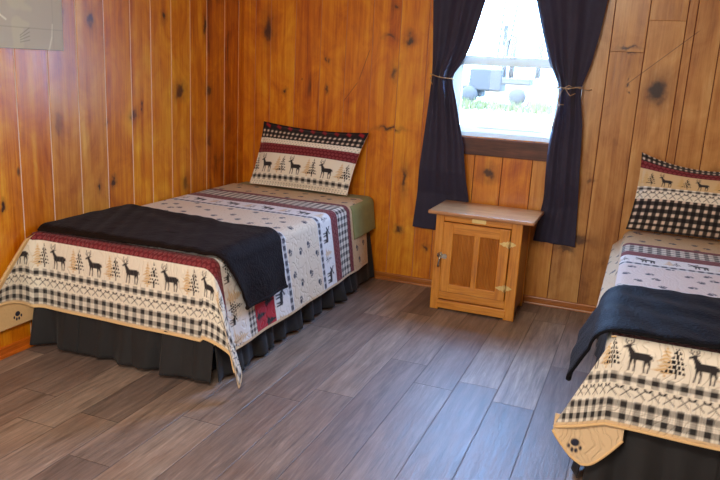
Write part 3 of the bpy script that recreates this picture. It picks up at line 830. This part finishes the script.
# ------------------------------------------------------------------ throws
def make_throw(name, s_rng, q_rng, xs, sgn, yfs, r, fl, lift, mat, seed, wallx=None):
    """plush throw across a bed; sgn=+1 hangs on the +x side, -1 on the -x side"""
    st = 0.010
    nu = int((s_rng[1] - s_rng[0]) / st); nv = int((q_rng[1] - q_rng[0]) / st)
    u = np.linspace(0, 1, nu)[:, None] * np.ones((1, nv)); v = np.ones((nu, 1)) * np.linspace(0, 1, nv)[None, :]
    S = s_rng[0] + (s_rng[1] - s_rng[0]) * u; Q = q_rng[0] + (q_rng[1] - q_rng[0]) * v
    return S, Q, u, v
M_throwL = plush('black_brown_plush', (26, 17, 15), 0.04, 0.8)
M_throwR = plush('navy_black_plush', (14, 14, 19), 0.04, 0.7)
def throw_left():
    r = 0.065; xs = LX1 + 0.014 - r
    S, Q, u, v = make_throw('', (LX0 + 0.008, xs + PI * r / 2 + 0.20), (2.60, 3.175), xs, 1, 0, r, 0, 0, None, 0)
    a = S - xs
    # edges wander: back edge further from the foot near the wall, front edge climbs on the side
    Q = Q + v * (0.075 * np.clip((-1.9 - S) / .8, 0, 1) - 0.045 * np.clip(a / .2, 0, 1)) + (1 - v) * (0.14 * np.clip((a + .02) / .30, 0, 1) - 0.02 * np.clip((-2.0 - S) / .7, 0, 1)) + 0.012 * wave(S, 71, 4, .8, 3)
    oS, dS, hS = fold(a, r, 0.20)
    X = np.where(a > 0, xs + oS + 0.018 * wave(Q, 72, 4, 1.0, 4.0) * np.clip(hS * 6, 0, 1), S)
    lump = 0.014 + 0.018 * wave(S * .8 + Q * 1.4, 73, 5, .8, 3.2) * wave(Q - S * .3, 74, 4, .8, 2.6) * 2 + 0.005 * wave(S * 2 + Q, 75, 4, 2, 6)
    b = (LYF + 0.05) - Q
    dF = np.where(b > 0, 0.05 * (1 - np.cos(np.clip(b / .05, 0, 1.3))), 0)
    edge = np.minimum(1, np.minimum(v, 1 - v) / .04)
    Z = TOP + 0.012 - np.where(a > 0, dS, 0) - dF * np.clip(-a / .05 + 1, 0, 1) + np.maximum(lump, 0.0) * np.clip(1 - hS * 5, 0.2, 1) * (0.4 + .6 * edge)
    X = X + np.maximum(lump, 0) * np.clip(hS * 8, 0, 1) + 0.004
    P = np.stack([X, Q, Z], -1)
    o = grid_mesh('throw_blanket', P, mats=[M_throwL])
    solidify(o, 0.012, 1.0)
    m = o.modifiers.new('soft', 'SUBSURF'); m.levels = 1; m.render_levels = 1
    # piped hem along the hanging end
    pts = [(P[-1, j, 0] + 0.006, P[-1, j, 1], P[-1, j, 2]) for j in range(0, P.shape[1], 2)]
    strip('hem', pts, 0.010, M_throwL, o)
    return o
tag(throw_left(), 'black plush throw across the foot of the bed in the left corner', 'blanket')
def throw_right():
    r = 0.085; xs = RX0 + 0.035 - 0.014 + 0.03
    S, Q, u, v = make_throw('', (-0.275, RX1 + 0.06), (2.505, 3.10), xs, -1, 0, r, 0, 0, None, 0)
    a = xs - S
    # slanting front edge; hanging end longer near the foot
    Q = Q + v * (0.045 * np.clip((S - .1) / .5, 0, 1) - 0.06 * np.clip(a / .3, 0, 1)) + 0.005 * wave(S, 81, 4, .8, 3) + (1 - v) * (0.00 + 0.03 * np.clip(a / .3, 0, 1))
    oS, dS, hS = fold(a, r, 0.45)
    X = np.where(a > 0, xs - oS - 0.016 * wave(Q, 82, 4, 1.2, 4.0) * np.clip(hS * 8, 0, 1), S)
    lump = 0.012 + 0.012 * wave(S * .8 + Q * 1.4, 83, 5, .8, 3.2) * wave(Q - S * .3, 84, 4, .8, 2.6) * 2 + 0.006 * wave(S * 2 + Q, 85, 4, 2, 6)
    b = (RYF + 0.05) - Q
    oFt, dF, _h = fold(b, .062, 0.1)
    Q = np.where(b > 0, RYF + 0.05 - oFt, Q)
    edge = np.minimum(1, np.minimum(v, 1 - v) / .04)
    Z = TOP + 0.012 - np.where(a > 0, dS, 0) - dF * np.clip(1 - a / .12, 0, 1) + np.maximum(lump, 0) * (0.4 + .6 * edge)
    aRr = S - (RX1 - 0.05); oR, dR, hR = fold(aRr, 0.06, 0.1)
    X = np.where(aRr > 0, RX1 - 0.05 + oR, X); Z = np.where(aRr > 0, Z - dR, Z)
    P = np.stack([X, Q, Z], -1)
    o = grid_mesh('throw_blanket', P, mats=[M_throwR])
    solidify(o, 0.012, 1.0)
    m = o.modifiers.new('soft', 'SUBSURF'); m.levels = 1; m.render_levels = 1
    pts = [(P[0, j, 0], P[0, j, 1], P[0, j, 2]) for j in range(0, P.shape[1], 2)]
    strip('hem', pts, 0.010, M_throwR, o)
    return o
tag(throw_right(), 'navy-black plush throw across the foot of the bed at right', 'blanket')

# ------------------------------------------------------------------ pillows in printed shams
def make_pillow(corners, thick, bands, label, s_w, sag=0.0, flange=0.12, lean=None):
    """corners: BL BR TR TL (3-D); front faces the room"""
    n, m = 190, 130
    BL, BR, TR, TL = [np.array(c, float) for c in corners]
    u = np.linspace(-1, 1, n)[:, None] * np.ones((1, m)); v = np.ones((n, 1)) * np.linspace(-1, 1, m)[None, :]
    U = (u + 1) / 2; V = (v + 1) / 2
    base = ((1 - U) * (1 - V))[..., None] * BL + (U * (1 - V))[..., None] * BR + (U * V)[..., None] * TR + ((1 - U) * V)[..., None] * TL
    ex = (BR - BL) / np.linalg.norm(BR - BL); ev = (TL - BL) / np.linalg.norm(TL - BL)
    nn = np.cross(ex, ev); nn /= np.linalg.norm(nn)
    if nn[1] > 0: nn = -nn
    # edges bow inwards, corners stay pointed
    W = np.linalg.norm(BR - BL); H = np.linalg.norm(TL - BL)
    inx = -u * 0.045 * (1 - v ** 2) * W * .5; iny = -np.where(v > 0, v * (0.10 + sag) * (1 - u ** 2), v * .02 * (1 - u ** 2)) * H * .5
    base = base + inx[..., None] * ex + iny[..., None] * ev
    fu = np.clip((1 - np.abs(u)) / (1 - .0) / .95, 0, 1); fv = np.clip((1 - np.abs(v)) / .95, 0, 1)
    eu = np.clip((fu - .05) / .95, 0, 1); evv = np.clip((fv - flange * .5) / (1 - flange * .5), 0, 1)
    bulge = thick * (np.sin(eu * PI / 2) ** .55) * (np.sin(evv * PI / 2) ** .55)
    bulge = bulge * (1 - 0.12 * v) + 0.004 * wave(u * 1.3 + v, 91, 4, .4, 1.4) * np.clip(bulge * 30, 0, 1)
    fr = base + nn * (bulge + 0.003)[..., None]
    bk = base - nn * (bulge * .55 + 0.003)[..., None]
    s = (U * s_w).ravel(); q = V.ravel()
    Hh = H
    c = draw(s, q * Hh, [(b[0] * Hh, b[1] * Hh) + tuple(b[2:]) for b in bands], CREAM).reshape(n, m, 3)
    # front and back closed along the rim in one mesh
    verts = np.concatenate([fr.reshape(-1, 3), bk.reshape(-1, 3)])
    idx = np.arange(n * m).reshape(n, m)
    q1 = np.stack([idx[:-1, :-1], idx[1:, :-1], idx[1:, 1:], idx[:-1, 1:]], -1).reshape(-1, 4)
    q2 = q1[:, ::-1] + n * m
    ring = np.concatenate([idx[:, 0], idx[-1, 1:], idx[-2::-1, -1], idx[0, -2:0:-1]])
    nx = np.roll(ring, -1)
    q3 = np.stack([nx, ring, ring + n * m, nx + n * m], -1)
    f = np.concatenate([q1, q2, q3])
    me = bpy.data.meshes.new('pillow')
    me.from_pydata([], [], []) if False else None
    me.vertices.add(len(verts)); me.vertices.foreach_set('co', verts.astype(np.float32).ravel())
    me.loops.add(f.size); me.loops.foreach_set('vertex_index', f.astype(np.int32).ravel())
    me.polygons.add(len(f)); me.polygons.foreach_set('loop_start', (np.arange(len(f)) * 4).astype(np.int32))
    me.polygons.foreach_set('use_smooth', np.ones(len(f), bool))
    me.update(calc_edges=True)
    at = me.attributes.new('print', 'FLOAT_COLOR', 'POINT')
    cc = np.ones((len(verts), 4), np.float32); cc[:n * m, :3] = c.reshape(-1, 3); cc[n * m:, :3] = TAN
    at.data.foreach_set('color', cc.ravel()); me.validate()
    o = link('pillow', me, [M_sham])
    return tag(o, label, 'pillow')
bL = [(0, .10, 'dots'), (.10, .20, 'check'), (.20, .52, 'deer', (.235, .04)), (.52, .66, 'burg'), (.66, .735, 'dots'), (.735, .87, 'gingham', .030), (.87, 1.01, 'burgflange')]
bL = [(0, .085, 'dots'), (.085, .175, 'check'), (.175, .50, 'deer', (.235, .05)), (.50, .66, 'burg'), (.66, .75, 'dots'), (.75, .90, 'gingham', .034), (.90, 1.01, 'redcheck')]
make_pillow([(-2.545, 4.355, .600), (-1.80, 4.355, .598), (-1.725, 4.50, 1.008), (-2.520, 4.50, 1.026)], .075, bL,
            'plump printed pillow leaning on the wall at the head of the left corner bed', .76, 0.0)
bR = [(0, .07, 'gingham', .042), (.07, .40, 'gingham', .042), (.40, .50, 'axes'), (.50, .56, 'check'), (.56, .80, 'deer', (.20, .10, linv((214, 186, 140)))), (.80, .90, 'burg'), (.90, 1.01, 'gingham', .03)]
make_pillow([(-.045, 4.345, .603), (.68, 4.345, .603), (.71, 4.50, 1.03), (-.018, 4.50, 1.036)], .072, bR,
            'printed pillow leaning on the back wall on the bed at right', .74, 0.22)

# ------------------------------------------------------------------ oak cabinet
M_oak = wood('honey_oak', (168, 94, 20), (212, 138, 42), (230, 166, 72), 'z', 0.33)
M_oakx = wood('honey_oak_rail', (168, 94, 20), (212, 138, 42), (230, 166, 72), 'x', 0.33)
M_oaktop = wood('worn_oak_top', (146, 92, 52), (184, 130, 84), (206, 160, 116), 'x', 0.3, 0.7, 0.5)
M_panel = wood('ribbed_panel_oak', (152, 86, 26), (188, 118, 44), (204, 140, 64), 'z', 0.45)
M_side = wood('cabinet_side_oak', (120, 66, 20), (164, 98, 36), (186, 122, 54), 'z', 0.4)
M_brass = simple('aged_brass', (232, 206, 140), 0.35, 0.7, var=0.15, scale=60)
M_chrome = simple('worn_nickel', (196, 188, 170), 0.22, 1.0, var=0.15, scale=60)
M_darkhole = simple('dark_recess', (30, 18, 10), 0.9)
def cabinet():
    x0, x1, y0, y1 = -1.117, -0.597, 4.13, 4.495
    t = thing('cabinet', 'small honey oak icebox-style cabinet under the window between the curtains', 'cabinet', ((x0 + x1) / 2, (y0 + y1) / 2, 0))
    for dims in ((x0, x0 + .052, y0, y0 + .03), (x1 - .063, x1, y0, y0 + .03), (x0 + .004, x0 + .05, y1 - .04, y1), (x1 - .05, x1 - .004, y1 - .04, y1)):
        boxobj('corner_post', dims + (0, .60), M_oak, t, .004)
    bm = bmesh.new(); box(bm, x0 + .008, x0 + .024, y0 + .028, y1 - .006, .045, .60); box(bm, x1 - .024, x1 - .008, y0 + .028, y1 - .006, .045, .60)
    box(bm, x0 + .02, x1 - .02, y1 - .02, y1 - .006, .045, .60); box(bm, x0 + .02, x1 - .02, y0 + .03, y1 - .02, .05, .07)
    finish('body', bm, M_side, t)
    for z0, z1 in ((.560, .60), (.071, .118)):
        boxobj('front_rail', (x0 + .052, x1 - .063, y0 + .002, y0 + .028, z0, z1), M_oakx, t, .002)
    boxobj('bottom_board', (x0 + .045, x1 - .052, y0 - .004, y0 + .022, .012, .064), M_oakx, t, .003)
    # top slab with eased edge
    bm = bmesh.new(); box(bm, -1.163, -.531, 4.098, 4.503, .600, .622, .007, 3); finish('top', bm, M_oaktop, t)
    # door
    dx0, dx1, dz0, dz1, dy = x0 + .054, x1 - .066, .122, .556, y0 - .012
    bm = bmesh.new()
    box(bm, dx0, dx0 + .062, dy, y0 + .012, dz0, dz1, .003); box(bm, dx1 - .060, dx1, dy, y0 + .012, dz0, dz1, .003)
    box(bm, -.872, -.836, dy + .001, y0 + .012, dz0 + .04, dz1 - .05, .003)
    d = finish('door', bm, M_oak, t)
    for z0, z1 in ((dz1 - .066, dz1), (dz0, dz0 + .050)):
        boxobj('door_rail', (dx0 + .060, dx1 - .058, dy + .0008, y0 + .012, z0, z1), M_oakx, d, .003)
    for a, b_ in ((dx0 + .060, -.870), (-.838, dx1 - .058)):      # ribbed panels
        bm = bmesh.new(); k = int((b_ - a) / .0085)
        for i in range(k):
            w = (b_ - a) / k; c = a + w * (i + .5)
            pr = [(-w / 2, 0), (-w / 2, .003), (-w * .3, .0065), (0, .008), (w * .3, .0065), (w / 2, .003), (w / 2, 0)]
            prism(bm, pr, (c, y0 + .006, dz0 + .045), (1, 0, 0), (0, -1, 0), (0, 0, 1), dz1 - dz0 - .105)
        finish('panel', bm, M_panel, d)
    # butterfly hinges
    for hz in (.469, .200):
        hx = dx1 - .002
        bm = bmesh.new()
        leaf = [(0, .018), (.010, .020), (.018, .012), (.030, .014), (.040, .007), (.052, .004), (.056, 0), (.052, -.004), (.040, -.007), (.030, -.014), (.018, -.012), (.010, -.020), (0, -.018)]
        prism(bm, [(-p[0], p[1]) for p in leaf][::-1], (hx, dy, hz), (1, 0, 0), (0, 0, 1), (0, -1, 0), .003)
        leaf2 = [(p[0] * .72, p[1]) for p in leaf]
        prism(bm, leaf2, (hx, y0 - .001, hz), (1, 0, 0), (0, 0, 1), (0, -1, 0), .003)
        h = finish('hinge', bm, M_brass, d)
        bm = bmesh.new(); tube(bm, [(hx, dy - .004, hz - .021), (hx, dy - .004, hz + .021)], .0055, 10)
        for dxp in (-.016, -.042, .012, .030): lathe(bm, [(.0032, 0), (.0028, .0015), (.001, .002)], (hx + dxp, (dy if dxp < 0 else y0 - .001) - .003, hz), (0, -1, 0), 8)
        finish('hinge_pin', bm, M_brass, h, True)
    # latch: rosette on the stile and a drop lever
    lx, lz = -1.071, .345
    bm = bmesh.new(); lathe(bm, [(.021, 0), (.022, .003), (.017, .006), (.013, .009), (.012, .014), (.008, .018)], (lx, y0 - .001, lz), (0, -1, 0), 20)
    prism(bm, [(.0, .012), (.026, .016), (.034, .008), (.034, -.008), (.026, -.016), (0, -.012)], (lx + .008, dy - .001, lz), (1, 0, 0), (0, 0, 1), (0, -1, 0), .004)
    l = finish('latch', bm, M_chrome, t, False)
    bm = bmesh.new(); tube(bm, [(lx + .002, y0 - .018, lz + .004), (lx, y0 - .026, lz - .015), (lx - .003, y0 - .028, lz - .035), (lx - .006, y0 - .024, lz - .058), (lx - .006, y0 - .022, lz - .066)], lambda q: .0062 - .002 * math.sin(q * PI) + .002 * q, 10)
    finish('lever', bm, M_chrome, l, True)
    bm = bmesh.new(); prism(bm, [(-.042, -.009), (-.038, -.0115), (.038, -.0115), (.042, -.009), (.042, .009), (.038, .0115), (-.038, .0115), (-.042, .009)], (-.855, y0 + .001, .581), (1, 0, 0), (0, 0, 1), (0, -1, 0), .003)
    finish('name_plate', bm, M_brass, t)
    return t
cabinet()

# ------------------------------------------------------------------ curtains
M_curt = cloth('dark_navy_curtain', (52, 49, 70), 0.65, 0.12, 0.05, 0.25, 0.12)
M_twine = simple('jute_twine', (176, 146, 110), 0.9)
def interp(z, tab):
    zs = [t[0] for t in tab]; vs = [t[1] for t in tab]
    # smooth monotone-ish interpolation
    return np.interp(z, zs, vs)
def curtain(label, left, right, zb, zt, zw, seed, npl, slantb=0.0):
    n, m = 200, 190
    u = np.linspace(0, 1, n)[:, None] * np.ones((1, m)); v = np.ones((n, 1)) * np.linspace(0, 1, m)[None, :]
    Z = zb + (zt - zb) * v
    zr = np.linspace(zb, zt, 300); kern = np.hanning(21); kern /= kern.sum()
    smt = lambda a: np.convolve(np.pad(a, 10, mode='edge'), kern, 'valid')
    Lx = np.interp(Z, zr, smt(np.interp(zr, *zip(*left)))); Rx = np.interp(Z, zr, smt(np.interp(zr, *zip(*right))))
    r = np.random.default_rng(seed)
    ph = u * npl * 2 * PI + 0.35 * np.sin(u * 5 + seed) + 0.5 * np.sin((Z - zw) * 2.2 + seed) * (np.abs(Z - zw) > 0) * .5
    cl = np.exp(-((Z - zw) / .16) ** 2)
    amp = 0.015 + 0.006 * cl - 0.006 * np.clip((.75 - Z) / .12, 0, 1)
    low = np.clip((.80 - Z) / .15, 0, 1)
    prof = np.sin(ph) * .7 + .3 * np.sin(ph * 2.13 + 1.1)
    X = Lx + (Rx - Lx) * (u + 0.018 * np.cos(ph)) 
    bundle = 0.030 * cl * np.sin(u * PI)
    Y = 4.497 + 0.033 * low - amp * prof - bundle - 0.012 * (1 - low) * np.sin(u * PI) - 0.01 * np.exp(-((Z - zw - .22) / .2) ** 2) * np.sin(u * PI)
    Y = np.minimum(Y, 4.530 + 0.014 * low)
    Zz = Z + (1 - v) ** 6 * slantb * (u - .5)
    t = thing('curtain', label, 'curtain', (float((Lx[0, 0] + Rx[0, 0]) / 2), 4.49, zb))
    o = grid_mesh('panel', np.stack([X, Y, Zz], -1), mats=[M_curt], parent=t)
    solidify(o, 0.0022, 0.0)
    k = int((zw - zb) / (zt - zb) * (m - 1))
    return t, float(Lx[0, k]), float(Rx[0, k])
tl, a0, a1 = curtain('dark curtain left of the window, tied back with twine',
                 [(.40, -1.392), (.83, -1.358), (1.22, -1.327), (1.395, -1.313), (1.5, -1.318), (1.85, -1.345), (2.2, -1.40)],
                 [(.40, -.975), (.67, -1.02), (.98, -1.07), (1.28, -1.148), (1.36, -1.172), (1.41, -1.178), (1.48, -1.127), (1.57, -1.084), (1.65, -1.06), (1.864, -1.006), (2.2, -.90)], .40, 2.20, 1.405, 2, 2.3, -.02)
def twine(parent, x0, x1, z, tilt, tails):
    bm = bmesh.new(); pts = []
    cx, rx = (x0 + x1) / 2, (x1 - x0) / 2 + .004
    for k in range(26):
        an = 2 * PI * k / 26
        pts.append((cx + rx * math.cos(an), 4.475 - .052 * math.sin(an) + (0.012 if math.sin(an) < 0 else 0), z + tilt * math.cos(an) + .003 * math.sin(3 * an)))
    pts = [(p[0], min(p[1], 4.548), p[2]) for p in pts]
    tube(bm, pts, .0032, 8, True)
    o = finish('tieback', bm, M_twine, parent, True)
    for tail in tails:
        bm = bmesh.new(); tube(bm, tail, .0026, 6); finish('cord_end', bm, M_twine, o, True)
twine(tl, a0, a1, 1.400, -.012, [[(a0 + .008, 4.47, 1.405), (a0 - .006, 4.475, 1.39), (a0 + .004, 4.47, 1.365), (a0 + .012, 4.47, 1.35)], [(a0, 4.50, 1.41), (a0 - .012, 4.54, 1.42), (a0 - .016, 4.552, 1.43)]])
tr_, b0, b1 = curtain('dark curtain right of the window, tied back with looped twine',
                 [(.42, -.589), (.70, -.549), (.946, -.555), (1.04, -.554), (1.22, -.540), (1.37, -.530), (1.42, -.552), (1.519, -.607), (1.70, -.668), (1.868, -.721), (2.2, -.81)],
                 [(.42, -.327), (.77, -.345), (1.17, -.370), (1.34, -.400), (1.40, -.398), (1.508, -.365), (1.70, -.334), (1.875, -.317), (2.2, -.27)], .418, 2.20, 1.378, 5, 2.2, -.01)
kz = 1.378
twine(tr_, b0, b1, kz, .004, [
    [(-.485, 4.412, kz), (-.462, 4.405, kz + .014), (-.44, 4.41, kz + .004), (-.462, 4.405, kz - .008), (-.485, 4.412, kz)],
    [(-.485, 4.412, kz), (-.505, 4.405, kz - .03), (-.513, 4.405, kz - .075), (-.50, 4.405, kz - .098), (-.478, 4.408, kz - .098)],
    [(-.485, 4.412, kz), (-.47, 4.405, kz - .02), (-.45, 4.41, kz - .045), (-.425, 4.44, kz - .03)],
    [(-.42, 4.45, kz + .004), (-.39, 4.48, kz - .004), (-.365, 4.53, kz - .012), (-.345, 4.552, kz - .006)]])
# pale cord with a knot that hangs from the tie
bm = bmesh.new(); tube(bm, [(-.515, 4.425, kz - .005), (-.515, 4.42, kz - .05), (-.512, 4.418, kz - .11), (-.522, 4.42, kz - .18), (-.535, 4.425, kz - .25)], .004, 8)
lathe(bm, [(.003, -.009), (.009, -.004), (.010, .002), (.006, .008), (.003, .010)], (-.512, 4.418, kz - .105), (0, 0, 1), 10)
finish('pull_cord', bm, simple('pale_blue_cord', (196, 204, 224), 0.6), tr_, True)

# ------------------------------------------------------------------ sepia print on the left wall
def wall_print():
    n, m = 150, 130
    ys = np.linspace(2.30, 2.838, n); zs = np.linspace(1.440, 1.86, m)
    Yg, Zg = np.meshgrid(ys, zs, indexing='ij')
    y_, z_ = Yg.ravel(), Zg.ravel()
    c = np.repeat(linv((196, 184, 156))[None, :], n * m, 0)
    nz = .5 + .5 * wave(y_ * 3 + z_, 5, 5, 1, 4) * wave(z_ * 3 - y_, 6, 5, 1, 4)
    c = c * (0.85 + .3 * nz)[:, None]
    pale = linv((206, 196, 160)); dk = linv((112, 104, 86))
    leg = union(cap(y_, z_, 2.565, 1.40, 2.562, 1.55, .028, .034), cap(y_, z_, 2.575, 1.55, 2.62, 1.55, .022, .012))
    c = over(c, sm(leg, .006) * .85, pale)
    tors = union(cap(y_, z_, 2.56, 1.66, 2.60, 1.80, .05, .06), cap(y_, z_, 2.60, 1.63, 2.64, 1.62, .02, .01))
    c = over(c, sm(tors, .008) * .8, pale)
    for kf in range(4): c = over(c, sm(cap(y_, z_, 2.575, 1.50 - .01 * kf, 2.63, 1.535 - .018 * kf, .0016), .002) * .7, dk)
    c = over(c, sm(cap(y_, z_, 2.44, 1.60, 2.50, 1.565, .004), .002), linv((236, 230, 205)))
    stick = union(cap(y_, z_, 2.745, 1.44, 2.765, 1.50, .004), cap(y_, z_, 2.765, 1.50, 2.772, 1.56, .003))
    c = over(c, sm(stick, .002), linv((232, 226, 200)))
    c = over(c, sm(np.abs(z_ - 1.535) - .0015, .002) * .4, dk)
    c = over(c, sm(np.abs(y_ - 2.775) - .0015, .004) * .25, dk)
    P = np.stack([np.full_like(Yg, XL + 0.008), Yg, Zg], -1)
    o = grid_mesh('wall_print', P, None, c.reshape(n, m, 3), [fabric_attr('sepia_photo_paper', rough=0.45, weave=0.02)])
    solidify(o, 0.006, -1.0)
    tag(o, 'sepia photograph print hanging unframed on the left wall, top left', 'picture')
wall_print()

# ------------------------------------------------------------------ outdoors beyond the window
def ground_mat():
    m, nt, b = newmat('sunlit_grass_and_gravel'); g = N(nt)
    tc = g('ShaderNodeTexCoord').outputs['Object']
    n1 = g.noise(tc, 0.22, 4); n2 = g.noise(tc, 3.0, 4)
    v = g.math('ADD', g.math('MULTIPLY', n1, .8), g.math('MULTIPLY', n2, .2))
    nt.links.new(g.ramp(v, [(0.34, lin((66, 74, 40))), (0.46, lin((120, 118, 90))), (0.6, lin((190, 182, 160)))]), b.inputs['Base Color'])
    b.inputs['Roughness'].default_value = 0.95
    return m
o = boxobj('ground', (-60, 40, 4.75, 120, -0.35, -0.02), ground_mat()); o['kind'] = 'structure'
def grass():
    bm = bmesh.new(); rr = random.Random(3)
    for i in range(900):
        x = rr.uniform(-9.2, -2.4); y_ = rr.uniform(27, 32.3); h = rr.uniform(.12, .38); a = rr.uniform(0, PI)
        dx, dy = math.cos(a) * .05, math.sin(a) * .05
        v = [bm.verts.new((x - dx, y_ - dy, -.02)), bm.verts.new((x + dx, y_ + dy, -.02)), bm.verts.new((x + dx * .2 + rr.uniform(-.08, .08), y_ + dy * .2, h))]
        bm.faces.new(v)
    o = finish('grass', bm, simple('pale_meadow_grass', (58, 56, 18), .9, var=.25, scale=.6))
    tag(o, 'strip of pale green grass outside beyond the window', 'grass'); o['kind'] = 'stuff'
grass()
M_mach = simple('weathered_machine_grey', (38, 31, 23), 0.7, 0.0, .2, 2)
M_machd = simple('dark_machine_grey', (30, 24, 18), 0.8, 0.0, .2, 2)
M_rust = simple('faded_orange_paint', (66, 32, 16), 0.8, var=.15, scale=5)
def machine():
    t = thing('machine', 'grey farm machine with upright posts in the bright yard outside the window', 'machine', (-6.9, 34, -.02))
    bm = bmesh.new(); box(bm, -8.0, -6.5, 33.4, 34.6, .55, 1.55, .08); box(bm, -8.6, -7.4, 33.6, 34.4, .25, .75, .06); finish('body', bm, M_machd, t)
    boxobj('bucket', (-8.9, -8.1, 33.5, 34.5, .1, .6), M_mach, t, .08)
    bm = bmesh.new(); box(bm, -6.6, -5.2, 33.5, 34.5, .9, 1.2, .05); finish('hood', bm, M_mach, t)
    for x in (-7.9, -5.7):
        bm = bmesh.new(); lathe(bm, [(.12, 0), (.34, .02), (.38, .08), (.38, .24), (.34, .3), (.12, .32)], (x, 33.2, .36), (0, 1, 0), 24); finish('wheel', bm, M_machd, t, True)
    for x, h in ((-6.55, 2.9), (-6.2, 3.1), (-5.0, 2.8)):
        bm = bmesh.new(); tube(bm, [(x, 34, 0.9), (x + .03, 34, h)], .13, 8); finish('post', bm, M_mach, t, True)
    bm = bmesh.new(); tube(bm, [(-6.9, 34, 2.0), (-6.75, 34, 4.8), (-6.6, 34, 5.35), (-6.2, 34, 5.1), (-6.15, 34, 4.8), (-6.45, 34, 2.2)], .045, 8); finish('loop_frame', bm, M_mach, t, True)
    bm = bmesh.new(); box(bm, -6.72, -6.52, 33.9, 34.1, 2.6, 3.5, .03); finish('cylinder_block', bm, M_machd, t)
    for x, z0, z1 in ((-7.15, 3.1, 4.6), (-5.55, 3.1, 4.3)):
        bm = bmesh.new(); tube(bm, [(x, 34.2, 1.2), (x + .05, 34.2, z1)], .028, 6); finish('rod', bm, M_mach, t, True)
machine()
bm = bmesh.new(); lathe(bm, [(.42, -.02), (.45, .05), (.40, .40), (.30, .48), (.22, .55), (.2, 1.2), (.12, 1.25)], (-4.75, 33.0, 0), (0, 0, 1), 20)
tag(finish('planter', bm, M_rust, None, True), 'faded orange pot-shaped object beside the grey machine outside', 'planter')
bm = bmesh.new()
tag(boxobj('board_fence', (-16, -2.2, 44, 44.15, -.02, .75), simple('straw_pale_boards', (70, 56, 34), .8)), 'low straw-coloured fence far behind the machine outside', 'fence')
def tree():
    t = thing('tree', 'pale leafy tree seen through the top right of the window', 'tree', (-3.7, 38, -.02))
    bm = bmesh.new(); tube(bm, [(-3.7, 38, -.02), (-3.72, 38, 2.5), (-3.6, 38, 5.2)], lambda q: .22 - .12 * q, 10); finish('trunk', bm, simple('grey_bark', (150, 138, 120), .9), t, True)
    bm = bmesh.new(); rr = random.Random(9)
    for i in range(2600):
        d = Vector((rr.gauss(0, 1), rr.gauss(0, 1), rr.gauss(0, 1))).normalized() * rr.uniform(.45, 1) ** .5
        c = Vector((-3.6 + d.x * 1.9, 38 + d.y * 1.9, 6.0 + d.z * 1.7)); n_ = Vector((rr.uniform(-1, 1), rr.uniform(-1, 1), rr.uniform(-1, 1))).normalized()
        s = n_.orthogonal().normalized() * .13; w = n_.cross(s).normalized() * .22
        bm.faces.new([bm.verts.new(c - s), bm.verts.new(c + w * .2 - s * .1 + w), bm.verts.new(c + s), bm.verts.new(c - w)])
    finish('foliage', bm, simple('pale_leaf_green', (56, 54, 18), .7, var=.3, scale=3), t)
tree()

# ------------------------------------------------------------------ light
w = bpy.data.worlds.new('sky'); scene.world = w; w.use_nodes = True
bg = w.node_tree.nodes['Background']
bg.inputs[0].default_value = (0.28, 0.52, 1.0, 1); bg.inputs[1].default_value = 58.0
def light(name, kind, loc, rot, energy, color, **kw):
    l = bpy.data.lights.new(name, kind); l.energy = energy; l.color = color
    for k, v in kw.items(): setattr(l, k, v)
    o = bpy.data.objects.new(name, l); o.location = loc; o.rotation_euler = rot; COL.objects.link(o); return o
light('sun', 'SUN', (0, -5, 8), (math.radians(48), 0, math.radians(-20)), 22.0, (1.0, 0.95, 0.85), angle=0.01)
light('ceiling_lamp', 'AREA', (-0.6, 0.6, 2.36), (math.radians(24), 0, 0), 60.0, (1.0, 0.88, 0.74), shape='DISK', size=0.7)
light('front_daylight_area', 'AREA', (-1.5, YF + 0.03, 1.45), (math.radians(90), 0, 0), 49.0, (1.0, 0.94, 0.85), shape='RECTANGLE', size=1.3, size_y=1.1)  # unseen area light for daylight; the front wall has no window built
p = light('window_portal', 'AREA', (-0.83, YB + 0.07, 1.58), (math.radians(-90), 0, 0), 1.0, (1, 1, 1), shape='RECTANGLE', size=0.86, size_y=1.08)
p.data.cycles.is_portal = True

# ------------------------------------------------------------------ camera
cam = bpy.data.cameras.new('camera'); co = bpy.data.objects.new('camera', cam); COL.objects.link(co); scene.camera = co
cam.sensor_fit = 'HORIZONTAL'; cam.sensor_width = 36.0; cam.lens = 717.61 / 720 * 36.0; cam.clip_start = 0.05; cam.clip_end = 300
yaw, pitch, roll = .3705, .2399, -.0522
cy_, sy_ = math.cos(yaw), math.sin(yaw)
fwd = Vector((-sy_ * math.cos(pitch), cy_ * math.cos(pitch), -math.sin(pitch)))
right = Vector((cy_, sy_, 0)); down = fwd.cross(right)
c_, s_ = math.cos(roll), math.sin(roll)
Rr = c_ * right + s_ * down; Dd = -s_ * right + c_ * down
mat = Matrix(((Rr.x, -Dd.x, -fwd.x), (Rr.y, -Dd.y, -fwd.y), (Rr.z, -Dd.z, -fwd.z)))
co.matrix_world = Matrix.Translation((0, 0, 1.45)) @ mat.to_4x4()

scene.view_settings.view_transform = 'Standard'; scene.view_settings.look = 'None'
scene.view_settings.exposure = 0.0; scene.view_settings.gamma = 1.0; scene.view_settings.use_curve_mapping = False

# ------------------------------------------------------------------ repeats share a group
for cat, grp in (('bed', 'twin beds'), ('quilt', 'printed quilts on the beds'), ('blanket', 'plush throws on the beds'), ('pillow', 'pillows in printed shams'), ('curtain', 'curtains at the window')):
    for ob in scene.objects:
        if ob.parent is None and ob.get('category') == cat: ob['group'] = grp
